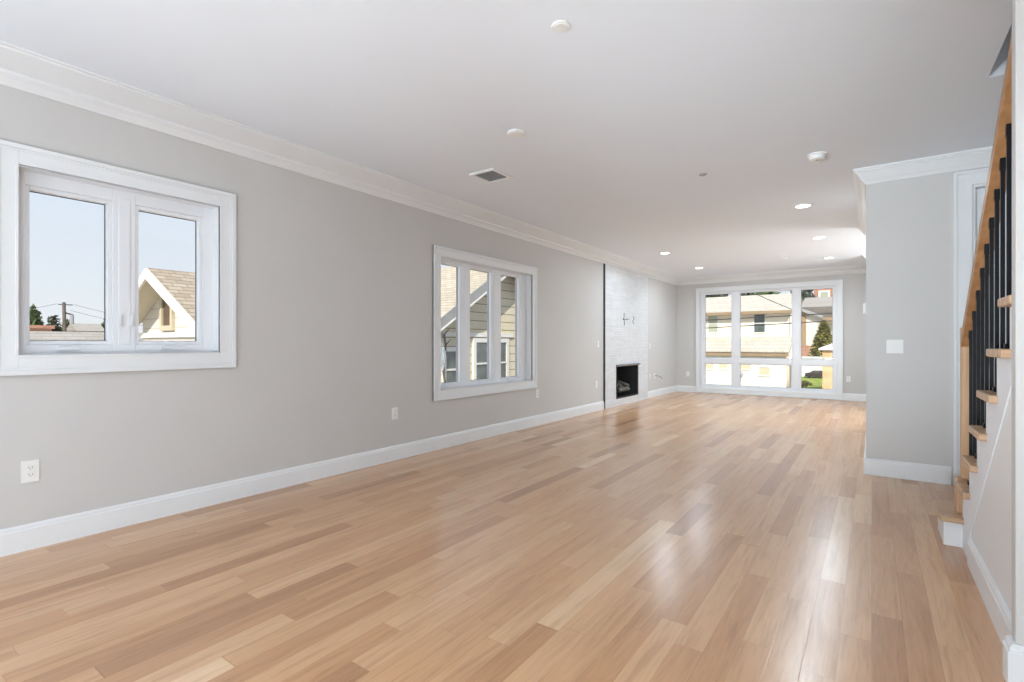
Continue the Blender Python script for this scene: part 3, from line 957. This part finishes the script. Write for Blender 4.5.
# ------------------------------------------------------------------ ceiling fittings
LAMP_W = P_DOWN
def downlight_proto():
    o = thing('recessed_downlight', '', 'ceiling light', (0, 0, 0), 'lit recessed downlights')
    m = MB(); m.lathe((0, 0, 0), [(0.068, -0.002), (0.075, -0.009), (0.100, -0.006), (0.104, -0.0005)], 36)
    m.build('trim_ring', M['plastic'], o, smooth=True)
    m = MB(); m.lathe((0, 0, 0), [(0.001, -0.0105), (0.069, -0.0100), (0.070, -0.0070)], 36)
    m.build('lens', M['lens'], o)
    return o
DL = [(-0.636, 6.57, 'lit recessed downlight nearest on the right side of ceiling'),
      (-0.636, 8.68, 'second lit recessed downlight along the right side of ceiling'),
      (-0.638, 10.83, 'lit recessed downlight on right nearest the far window'),
      (-2.903, 8.62, 'lit recessed downlight on left in front of fireplace'),
      (-2.903, 10.73, 'lit recessed downlight on left nearest the far window')]
dl0 = downlight_proto()
for i, (x, y, lb) in enumerate(DL):
    o = dl0 if i == 0 else copy_tree(dl0)
    o.location = (x, y, ZC); o['label'] = lb
    l = bpy.data.lights.new('downlight_lamp', 'AREA')
    l.shape, l.size, l.energy, l.color, l.spread = 'DISK', 0.15, LAMP_W, COOLER, R(170)
    lo = bpy.data.objects.new('downlight_lamp', l)
    lo.location = (x, y, ZC - 0.014)
    COL.objects.link(lo)

def disc(name, label, cat, loc, r, h, mat='plastic'):
    o = thing(name, label, cat, loc)
    m = MB(); m.lathe(loc, [(r * 0.92, -h), (r, -h * 0.6), (r, -0.0003)], 40); m.build('cover', M[mat], o, smooth=True)
    m = MB(); m.lathe(loc, [(r * 0.70, -h - 0.002), (r * 0.74, -h + 0.001)], 40); m.build('centre_disc', M[mat], o, smooth=True)
    return o
disc('ceiling_cover_plate', 'round white cover plate on ceiling at top of photo', 'cover plate', (-1.246, 2.165, ZC), 0.046, 0.008)
disc('ceiling_cover_plate', 'round white cover plate on ceiling near the square vent', 'cover plate', (-2.145, 3.07, ZC), 0.066, 0.014)
disc('sprinkler_cover', 'small round grey sprinkler cover in the middle of ceiling', 'sprinkler', (-1.269, 4.815, ZC), 0.034, 0.010, 'grey_plastic')
disc('sprinkler_cover', 'small round sprinkler cover near the far window', 'sprinkler', (-1.306, 10.48, ZC), 0.05, 0.012)
sd = thing('smoke_detector', 'round white smoke detector casting shadow on the ceiling near foyer', 'smoke detector', (-0.37, 4.868, ZC))
m = MB(); m.lathe((-0.37, 4.868, ZC), [(0.066, -0.012), (0.072, -0.010), (0.072, -0.0003)], 40); m.build('mounting_base', M['plastic'], sd, smooth=True)
m = MB(); m.lathe((-0.37, 4.868, ZC), [(0.044, -0.046), (0.052, -0.043), (0.058, -0.034), (0.062, -0.016), (0.062, -0.011)], 40); m.build('housing', M['plastic'], sd, smooth=True)
m = MB(); m.lathe((-0.37, 4.868, ZC), [(0.010, -0.049), (0.012, -0.045)], 20); m.build('test_button', M['grey_plastic'], sd)

av = thing('air_vent', 'square ceiling air vent with dark grey grille and white frame', 'air vent', (-2.872, 3.71, ZC))
def vb(mb, x0, x1, y0, y1, z0, z1): mb.box(x0, x1, y0, y1, ZC + z0, ZC + z1)
m = MB()
vx0, vx1, vy0, vy1, fw = -3.015, -2.735, 3.56, 3.86, 0.030
for q in ((vx0, vx1, vy0, vy0 + fw), (vx0, vx1, vy1 - fw, vy1), (vx0, vx0 + fw, vy0 + fw, vy1 - fw), (vx1 - fw, vx1, vy0 + fw, vy1 - fw)): vb(m, *q, -0.016, -0.0004)
m.build('vent_frame', M['plastic'], av, bevel=0.003)
m = MB(); vb(m, vx0 + fw, vx1 - fw, vy0 + fw, vy1 - fw, -0.002, -0.0004)
m.build('backing', M['slot'], av)
for i in range(11):
    yy = vy0 + fw + 0.012 + i * 0.0225
    m = MB(); m.prism([(vx0 + fw, yy - 0.006, ZC - 0.002), (vx0 + fw, yy + 0.004, ZC - 0.008), (vx0 + fw, yy + 0.007, ZC - 0.008), (vx0 + fw, yy - 0.003, ZC - 0.002)], (vx1 - vx0 - 2 * fw, 0, 0))
    m.build('slat', M['grille'], av)

# ================================================================== outdoors
b = MB(); b.slab('Z', GROUND - 0.2, GROUND, -120, 60, -30, 120)
o = b.build('ground', M['concrete']); tag(o, kind='structure')
b = MB(); b.box(-60, 40, 17.5, 25.5, GROUND + 0.001, GROUND + 0.02)
o = b.build('street_ground', M['asphalt']); tag(o, kind='structure')


def tri_prism_x(m, y0, y1, ymid, z0, z1, x0, x1): m.prism([(x0, y0, z0), (x0, y1, z0), (x0, ymid, z1)], (x1 - x0, 0, 0))


def ext_window(parent, plane, a0, a1, b0, b1, d, sgn, pane='ext_glass', fw=0.07, split=True, frame='ext_white'):
    """house window: frame ring + pane, standing proud of the wall at d by sgn"""
    f0, f1 = sorted((d, d + sgn * 0.05))
    m = MB(); m.frame(plane, a0 - fw, a1 + fw, b0 - fw, b1 + fw, fw, f0, f1)
    if split:
        zm = (b0 + b1) / 2
        if plane == 'X': m.box(f0, f1, a0, a1, zm - 0.02, zm + 0.02)
        else: m.box(a0, a1, f0, f1, zm - 0.02, zm + 0.02)
    o = m.build('window', M[frame], parent)
    p0, p1 = sorted((d, d + sgn * 0.02))
    m = MB()
    if plane == 'X': m.box(p0, p1, a0, a1, b0, b1)
    else: m.box(a0, a1, p0, p1, b0, b1)
    m.build('pane', M[pane], o)
    return o


# gabled white house seen through the nearest window: ridge runs along Y at x = -9
h1 = thing('gabled_house', 'white gabled house with tan shingles outside the nearest window', 'house', (-9, 4.7, GROUND))
AX, AZ, S1 = -9.0, 2.33, 0.53
gy, ry0, ry1 = 3.42, 3.04, 6.6
hw_ = 1.95
LW = 1.38
m = MB()
m.prism([(AX - 1.25, gy, GROUND), (AX + 1.62, gy, GROUND), (AX + 1.62, gy, AZ - 0.07 - 1.62 * S1), (AX, gy, AZ - 0.07), (AX - 1.25, gy, AZ - 0.07 - 1.25 * S1)], (0, 2.9, 0))
m.build('wall', M['white_siding'], h1)
for s_ in (-1, 1):
    hw_ = LW if s_ < 0 else 1.95
    m = MB()
    m.prism([(AX, ry0 + 0.03, AZ - 0.06), (AX, ry0 + 0.03, AZ), (AX + s_ * hw_, ry0 + 0.03, AZ - hw_ * S1), (AX + s_ * hw_, ry0 + 0.03, AZ - hw_ * S1 - 0.06)], (0, ry1 - ry0, 0))
    m.build('roof', M['shingle_tan'], h1)
    m = MB()
    m.prism([(AX, ry0 - 0.01, AZ - 0.17), (AX, ry0 - 0.01, AZ - 0.01), (AX + s_ * hw_, ry0 - 0.01, AZ - hw_ * S1 - 0.01), (AX + s_ * hw_, ry0 - 0.01, AZ - hw_ * S1 - 0.15)], (0, 0.035, 0))
    m.build('rake_board', M['ext_white'], h1)
    m = MB()
    m.prism([(AX, ry0 + 0.035, AZ - 0.10), (AX, ry0 + 0.035, AZ - 0.065), (AX + s_ * hw_, ry0 + 0.035, AZ - hw_ * S1 - 0.065), (AX + s_ * hw_, ry0 + 0.035, AZ - hw_ * S1 - 0.10)], (0, gy - ry0 - 0.04, 0))
    m.build('soffit', M['tan_soffit'] if s_ < 0 else M['ext_white'], h1)
ext_window(h1, 'Y', -9.34, -9.02, 1.46, 1.90, gy, -1, 'brown_pane', fw=0.08, split=False, frame='cream_trim')
m = MB(); m.box(AX - 1.25, AX + 1.62, gy - 0.035, gy - 0.001, 1.27, 1.35)
m.build('belly_band', M['ext_white'], h1)

# garage with a low roof in front of the skyline
gr = thing('garage', 'low garage with flat looking pale grey shingle roof below nearest window', 'garage', (-13, 1.5, GROUND))
m = MB(); m.prism([(-10.4, -4, 0.93), (-12.0, -4, 1.39), (-13.6, -4, 0.93), (-13.6, -4, 0.87), (-10.4, -4, 0.87)], (0, 8.6, 0))
m.build('roof', M['shingle_grey'], gr)
m = MB(); m.box(-13.4, -10.6, -3.8, 4.4, GROUND, 0.87); m.build('wall', M['white_siding'], gr)

# gabled tan house seen through the triple window: gable faces +X
h2 = thing('gabled_house', 'tan sided gabled house with grey rake boards outside triple window', 'house', (-9, 9.75, GROUND))
GXp, AY, AZ2, S2 = -7.55, 10.2, 3.25, 0.60
hw2 = 3.1
rx = -7.18
m = MB()
m.prism([(GXp, AY - 2.75, GROUND), (GXp, AY + 2.75, GROUND), (GXp, AY + 2.75, AZ2 - .1 - 2.75 * S2), (GXp, AY, AZ2 - .1), (GXp, AY - 2.75, AZ2 - .1 - 2.75 * S2)], (-5.5, 0, 0))
m.build('wall', M['tan_siding'], h2)
for s_ in (-1, 1):
    m = MB()
    m.prism([(rx - .03, AY, AZ2 - .08), (rx - .03, AY, AZ2), (rx - .03, AY + s_ * hw2, AZ2 - hw2 * S2), (rx - .03, AY + s_ * hw2, AZ2 - hw2 * S2 - .08)], (-6.1, 0, 0))
    m.build('roof', M['shingle_x'], h2)
    m = MB()
    m.prism([(rx, AY, AZ2 - .22), (rx, AY, AZ2 + .01), (rx, AY + s_ * hw2, AZ2 - hw2 * S2 + .01), (rx, AY + s_ * hw2, AZ2 - hw2 * S2 - .22)], (-.03, 0, 0))
    m.build('rake_board', M['grey_fascia'], h2)
    m = MB()
    m.prism([(rx + .012, AY, AZ2 - .26), (rx + .012, AY, AZ2 - .22), (rx + .012, AY + s_ * hw2, AZ2 - hw2 * S2 - .22), (rx + .012, AY + s_ * hw2, AZ2 - hw2 * S2 - .26)], (-.05, 0, 0))
    m.build('rake_edge', M['ext_white'], h2)
    m = MB()
    m.prism([(rx - .03, AY, AZ2 - .13), (rx - .03, AY, AZ2 - .085), (rx - .03, AY + s_ * hw2, AZ2 - hw2 * S2 - .085), (rx - .03, AY + s_ * hw2, AZ2 - hw2 * S2 - .13)], (GXp - rx + .031, 0, 0))
    m.build('soffit', M['brown_soffit'], h2)
ext_window(h2, 'X', 9.12, 9.55, 0.2, 1.2, GXp, 1, fw=0.10)
ext_window(h2, 'X', 9.98, 10.32, 0.2, 1.2, GXp, 1, fw=0.10)
ext_window(h2, 'X', 8.1, 8.5, 0.2, 1.0, GXp, 1, fw=0.10)
m = MB(); m.box(GXp, GXp + 0.045, 8.0, 10.6, 1.33, 1.42)
m.build('window_head_trim', M['ext_white'], h2)
# downspout-like dark vine on the left of that wall
vn = thing('climbing_vine', 'dark twisted vine climbing the tan siding outside triple window', 'vine', (GXp + .06, 8.0, GROUND))
m = MB()
random.seed(9)
pts = [(GXp + .11, 8.02, GROUND)] + [(GXp + .09 + random.uniform(0, .03), 7.98 + random.uniform(-.03, .05), GROUND + .3 + i * .22) for i in range(19)]
m.path(pts, 0.022, n=6)
for i in range(7):
    p = pts[-1 - i]
    m.tube(p, (p[0] + .05, p[1] + random.choice((-1, 1)) * .10, p[2] + .12), 0.016, 0.008, n=6)
m.build('stem', M['bark'], vn)


def foliage(name, mat, parent, blobs, n, size, seed):
    """leaf clump: many small leaf quads spread through ellipsoids"""
    rg = random.Random(seed)
    m = MB()
    for (cx_, cy_, cz_, rx_, ry_, rz_) in blobs:
        for _ in range(n):
            v = Vector((rg.gauss(0, 1), rg.gauss(0, 1), rg.gauss(0, 1))).normalized() * (rg.uniform(0.55, 1.0))
            c = Vector((cx_ + v.x * rx_, cy_ + v.y * ry_, cz_ + v.z * rz_))
            u = Vector((rg.gauss(0, 1), rg.gauss(0, 1), rg.gauss(0, 1))).normalized()
            w_ = u.orthogonal().normalized()
            s_ = size * rg.uniform(0.6, 1.3)
            m.face([c - u * s_, c + w_ * s_ * .5, c + u * s_, c - w_ * s_ * .5])
    return m.build(name, mat, parent)


def tree(label, loc, top, spread, n, mat='leaf', group=None, name='leafy_tree', seed=1):
    x, y = loc
    o = thing(name, label, 'tree', (x, y, GROUND), group)
    rg = random.Random(seed)
    hgt = top - GROUND
    m = MB(); m.tube((x, y, GROUND), (x, y, GROUND + hgt * .6), 0.05 * spread + .08, 0.04 * spread, n=8)
    for i in range(4):
        a_ = rg.uniform(0, 6.28)
        m.tube((x, y, GROUND + hgt * (.35 + .06 * i)), (x + math.cos(a_) * spread * .5, y + math.sin(a_) * spread * .5, GROUND + hgt * (.6 + .05 * i)), 0.05, 0.02, n=6)
    m.build('trunk', M['bark'], o)
    bl = [(x, y, top - hgt * .28, spread * .8, spread * .8, hgt * .28)]
    for i in range(5):
        a_ = i * 1.26 + rg.uniform(-.3, .3)
        bl.append((x + math.cos(a_) * spread * .55, y + math.sin(a_) * spread * .55, top - hgt * rg.uniform(.3, .5), spread * .55, spread * .55, hgt * .2))
    foliage('foliage', M[mat], o, bl, n, spread * (0.17 if spread > .7 else .26), seed)
    return o


# skyline beyond the garage, seen in the left pane of the nearest window
G_SKY = 'trees beyond the garage roof'
for i, (x, y, top, sp, mt, lb) in enumerate([(-40, 7.85, 3.45, .62, 'leaf', 'tallest bushy tree at left edge of nearest window view'),
                                          (-43, 9.44, 3.08, .55, 'leaf_dark', 'low bushy tree just left of the utility pole'),
                                          (-46, 10.85, 2.87, .55, 'leaf', 'low bushy tree just right of the utility pole'),
                                          (-46, 13.3, 3.45, .6, 'leaf', 'bushy tree at right edge of the nearest window skyline')]):
    tree(lb, (x, y), top, sp, 700, mt, G_SKY, seed=20 + i)
ph = thing('distant_house', 'distant low brick house beyond the garage at left edge', 'house', (-36, 7.2, GROUND))
m = MB(); m.box(-38, -35, 5.2, 7.62, GROUND, 1.95); m.build('wall', M['red_brick_y'], ph)
m = MB(); m.box(-38.1, -34.9, 5.1, 7.72, 1.95, 2.12); m.build('roof', M['red_brick_y'], ph)
ph = thing('distant_house', 'distant low pale house right of the utility pole', 'house', (-40, 10.4, GROUND))
m = MB(); m.box(-42, -40, 9.9, 11.1, GROUND, 1.95); m.build('wall', M['white_siding'], ph)
m = MB(); m.prism([(-39.8, 9.8, 1.95), (-42.2, 9.8, 1.95), (-41, 9.8, 2.45)], (0, 1.5, 0)); m.build('roof', M['shingle_grey'], ph)
up = thing('utility_pole', 'dark wooden utility pole on the skyline in nearest window', 'utility pole', (-38, 8.85, GROUND))
m = MB(); m.tube((-38, 8.95, GROUND), (-38, 8.80, 3.55), 0.11, 0.08); m.build('pole', M['pole_wood'], up)
m = MB(); m.tube((-38, 8.55, 3.42), (-38, 9.2, 3.42), 0.03, n=6); m.build('crossarm', M['pole_wood'], up)
m = MB(); m.tube((-38, 8.85, 2.95), (-38, 9.2, 2.85), 0.05, n=6); m.build('bracket', M['pole_wood'], up)
m = MB(); m.tube((-38, 9.16, 2.3), (-38, 9.16, 2.85), 0.10, n=10); m.build('transformer', M['grey_plastic'], up)
def wire(label, pts, r=0.012, group=None):
    m = MB()
    q = []
    for a, c, sag in pts:
        a, c = Vector(a), Vector(c)
        seg = [a + (c - a) * (i / 12) - Vector((0, 0, sag * 4 * (i / 12) * (1 - i / 12))) for i in range(13)]
        m.path(seg, r, n=5)
    o = m.build('power_line', M['wire'], None, loc=pts[0][0])
    return tag(o, label, 'power line', group)
wire('thin power line running left from the utility pole on skyline', [((-38, 8.5, 3.45), (-42, 2.0, 3.0), .5)], 0.010)
wire('upper thin power line running right from the utility pole', [((-38, 9.24, 3.45), (-36, 18, 2.6), .5)], 0.010)
wire('lower thin power line running right from the utility pole', [((-38, 9.1, 3.1), (-36, 18, 2.2), .5)], 0.010)

# ---------------- across the street, through the far window
ha = thing('street_house', 'cream two storey house across the street behind far window', 'house', (-8, 33, GROUND))
HX0, HX1 = -13.0, -3.62
m = MB(); m.box(HX0, HX1, 32.0, 40, GROUND, 3.0); m.build('wall', M['cream_siding'], ha)
m = MB(); m.prism([(HX0 - .3, 31.6, 2.98), (HX0 - .3, 35.6, 4.28), (HX0 - .3, 40.4, 2.98)], (HX1 - HX0 + .32, 0, 0)); m.build('roof', M['roof_cream'], ha)
m = MB(); m.box(HX0 - .3, HX1 + .02, 31.5, 31.62, 2.86, 3.02); m.box(HX0 - .3, HX1 + .02, 31.62, 32.0, 2.93, 2.975); m.build('eave', M['brown_soffit'], ha)
ext_window(ha, 'Y', -8.1, -7.57, 1.85, 2.85, 32.0, -1, 'shade', .06)
ext_window(ha, 'Y', -5.55, -5.0, 1.82, 2.85, 32.0, -1, 'ext_glass', .06)
m = MB(); m.prism([(HX0, 32.0, 1.56), (HX0, 29.9, 0.80), (HX0, 29.9, 0.70), (HX0, 32.0, 1.40)], (HX1 + .1 - HX0, 0, 0)); m.build('porch_roof', M['roof_cream'], ha)
m = MB(); m.box(HX0, HX1 + .05, 29.95, 30.1, 0.50, 0.71); m.build('porch_beam', M['brown_soffit'], ha)
m = MB(); m.box(HX0 + .1, HX1 - .1, 30.3, 32.0, GROUND, 0.62); m.build('porch_wall', M['cream_siding'], ha)
for (a0, a1, z0_, z1_, pn) in ((-7.95, -7.4, -.28, .05, 'blind'), (-7.1, -6.65, -.25, .08, 'blind'), (-6.05, -5.45, -.25, .02, 'blind'), (-5.0, -4.5, -.55, -.12, 'blind')):
    ext_window(ha, 'Y', a0, a1, z0_, z1_, 30.3, -1, pn, .06, split=False)
m = MB(); m.tube((-3.68, 31.94, GROUND), (-3.68, 31.94, 2.85), 0.05, n=8); m.build('downspout', M['ext_white'], ha)
m = MB(); m.lathe((-5.95, 30.2, -0.52), [(0.02, -0.12), (0.16, -0.06), (0.16, 0.06), (0.02, 0.1)], 14, 'Y'); m.build('porch_lamp', M['grey_plastic'], ha)

hb = thing('street_house', 'white gabled house with grey roof behind the conifer across street', 'house', (-1, 35, GROUND))
m = MB(); m.box(-3.22, 2.5, 33.0, 39, GROUND, 2.5); m.build('wall', M['white_siding'], hb)
m = MB(); m.prism([(-3.36, 32.7, 3.22), (-2.2, 32.7, 2.72), (-2.2, 32.7, 2.56), (-3.36, 32.7, 3.04)], (0, 3, 0)); m.build('gable_rake', M['grey_fascia'], hb)
m = MB(); m.prism([(-3.22, 33.0, 2.5), (-3.22, 33.0, 3.1), (-2.2, 33.0, 2.6), (-2.2, 33.0, 2.5)], (0, 2, 0)); m.build('gable_wall', M['white_siding'], hb)
m = MB(); m.prism([(-3.36, 32.8, 3.22), (-3.36, 36, 4.0), (-3.36, 39, 3.2), (-3.36, 39, 2.6), (-3.36, 33.3, 2.6)], (6.0, 0, 0)); m.build('roof', M['shingle_grey'], hb)
m = MB(); m.box(-2.15, 2.6, 32.55, 32.75, 2.30, 2.62); m.build('eave', M['brown_soffit'], hb)
m = MB(); m.box(-3.26, -3.04, 32.95, 33.0, GROUND, 3.1); m.build('corner_board', M['brown_soffit'], hb)

bb = thing('brick_building', 'tall red brick building with white window beyond the houses', 'building', (-2, 47, GROUND))
m = MB(); m.box(-3.62, 4, 45, 52, GROUND, 9.0); m.build('wall', M['red_brick'], bb)
ext_window(bb, 'Y', -3.2, -2.72, 4.0, 5.05, 45, -1, 'shade', .14)

for i, (x, y, top, sp, lb) in enumerate([(-12.8, 50, 6.6, 1.36, 'leafy treetop above cream house roof, second from its left end'),
                                         (-9.0, 50, 6.6, 1.36, 'leafy treetop above cream house roof, second from its right end'),
                                         (-14.6, 46, 6.3, 1.36, 'leafy treetop above the cream house at its left end'),
                                         (-10.85, 46, 6.1, 1.36, 'leafy treetop above middle of the cream house roof'),
                                         (-7.1, 46, 6.35, 1.36, 'leafy treetop above right end of the cream house roof'),
                                         (-4.2, 42.5, 6.6, 1.05, 'dark leafy tree right beside the red brick building')]):
    tree(lb, (x, y), top, sp, 900, 'leaf_dark' if i != 4 else 'leaf', 'trees behind the street houses', seed=50 + i)

# conifer
ct = thing('conifer_tree', 'pointed yellowish green conifer in front of white house', 'tree', (-1.85, 28, GROUND))
m = MB(); m.tube((-1.85, 28, GROUND), (-1.85, 28, 2.0), 0.10, 0.02, n=8); m.build('trunk', M['bark'], ct)
rg = random.Random(77)
m = MB()
for i in range(3200):
    f_ = rg.random() ** 0.8
    z = 2.28 - f_ * 2.0
    r_ = (0.06 + 0.36 * (2.28 - z)) * rg.uniform(0.45, 1.0)
    a_ = rg.uniform(0, 6.283)
    c = Vector((-1.85 + math.cos(a_) * r_, 28 + math.sin(a_) * r_, z))
    u = Vector((math.cos(a_), math.sin(a_), rg.uniform(-.5, .3))).normalized()
    w_ = Vector((-math.sin(a_), math.cos(a_), rg.uniform(-.4, .4)))
    s_ = rg.uniform(.07, .16)
    m.face([c - u * s_, c + w_ * s_ * .45, c + u * s_, c - w_ * s_ * .45])
m.build('foliage', M['conifer'], ct)

bw = MB(); bw.box(-3.10, -2.3, 30.4, 30.9, GROUND, 1.07)
o = bw.build('brick_garden_wall', M['red_brick'], None, loc=(-3, 30.6, GROUND)); tag(o, 'low red brick wall left of the conifer', 'wall')
gw = thing('garden_wall', 'long white rendered garden wall with cap beneath the conifer', 'wall', (-2.5, 26.6, GROUND))
m = MB(); m.box(-2.76, -1.2, 26.4, 26.7, GROUND, 0.50); m.build('wall_body', M['ext_white'], gw)
m = MB(); m.box(-2.80, -1.2, 26.34, 26.76, 0.50, 0.58); m.build('coping', M['ext_white'], gw)
pr = thing('gate_pier', 'peach stone gate pier with sloping cap at right of view', 'pier', (-1.1, 22.3, GROUND))
m = MB(); m.box(-1.50, -0.5, 22, 22.5, GROUND, 0.93); m.build('pier_body', M['peach'], pr)
m = MB(); m.prism([(-1.62, 21.9, 0.93), (-0.4, 21.9, 0.93), (-0.4, 21.9, 1.42), (-0.9, 21.9, 1.30), (-1.62, 21.9, 1.0)], (0, 0.7, 0)); m.build('pier_cap', M['ext_white'], pr)
# lawn bank and car
lw = MB(); lw.prism([(-2.62, 23.2, GROUND + .02), (-2.62, 26.3, GROUND + .02), (-2.62, 26.3, -0.33), (-2.62, 25.6, -0.36), (-2.62, 23.9, -0.85)], (1.05, 0, 0))
o = lw.build('lawn_bank', M['grass'], None, loc=(-2.7, 25, GROUND)); tag(o, 'green lawn bank below the white garden wall', 'lawn', kind='stuff')
sh = thing('low_shrub', 'low yellow green shrub on lawn at left of the bank', 'shrub', (-2.35, 24.1, -0.79))
m = MB(); m.tube((-2.35, 24.1, -0.79), (-2.35, 24.1, -0.45), .03, n=6); m.build('stem', M['bark'], sh)
foliage('foliage', M['conifer'], sh, [(-2.35, 24.1, -0.50, .36, .2, .14)], 300, .06, 5)
cr = thing('parked_car', 'dark car parked behind the lawn under the garden wall', 'car', (-2.05, 26.0, -0.33))
m = MB(); m.prism([(-2.42, 25.75, -.26), (-1.55, 25.75, -.26), (-1.55, 25.75, -.13), (-1.66, 25.75, -.10), (-1.76, 25.75, -.02), (-2.12, 25.75, -.02), (-2.24, 25.75, -.11), (-2.42, 25.75, -.14)], (0, 0.5, 0))
m.build('body', M['car_paint'], cr, bevel=.02)
for x in (-2.25, -1.72):
    m = MB(); m.tube((x, 25.72, -.27), (x, 25.80, -.27), .06, n=14); m.build('wheel', M['rubber'], cr)
m = MB(); m.prism([(-2.09, 25.745, -.05), (-1.79, 25.745, -.05), (-1.86, 25.745, -.10), (-2.14, 25.745, -.10)], (0, -.004, 0)); m.build('side_window', M['ext_glass'], cr)

wire('upper of two level power lines crossing far window', [((-11, 22, 2.02), (3, 22, 2.42), 0.02)], 0.022)
wire('lower of two level power lines crossing far window', [((-11, 22, 1.62), (3, 22, 2.20), 0.02)], 0.020)
wire('slanting service wire falling across the far window', [((-3.68, 21.8, 3.10), (-1.9, 21.8, 2.19), 0.02)], 0.014)
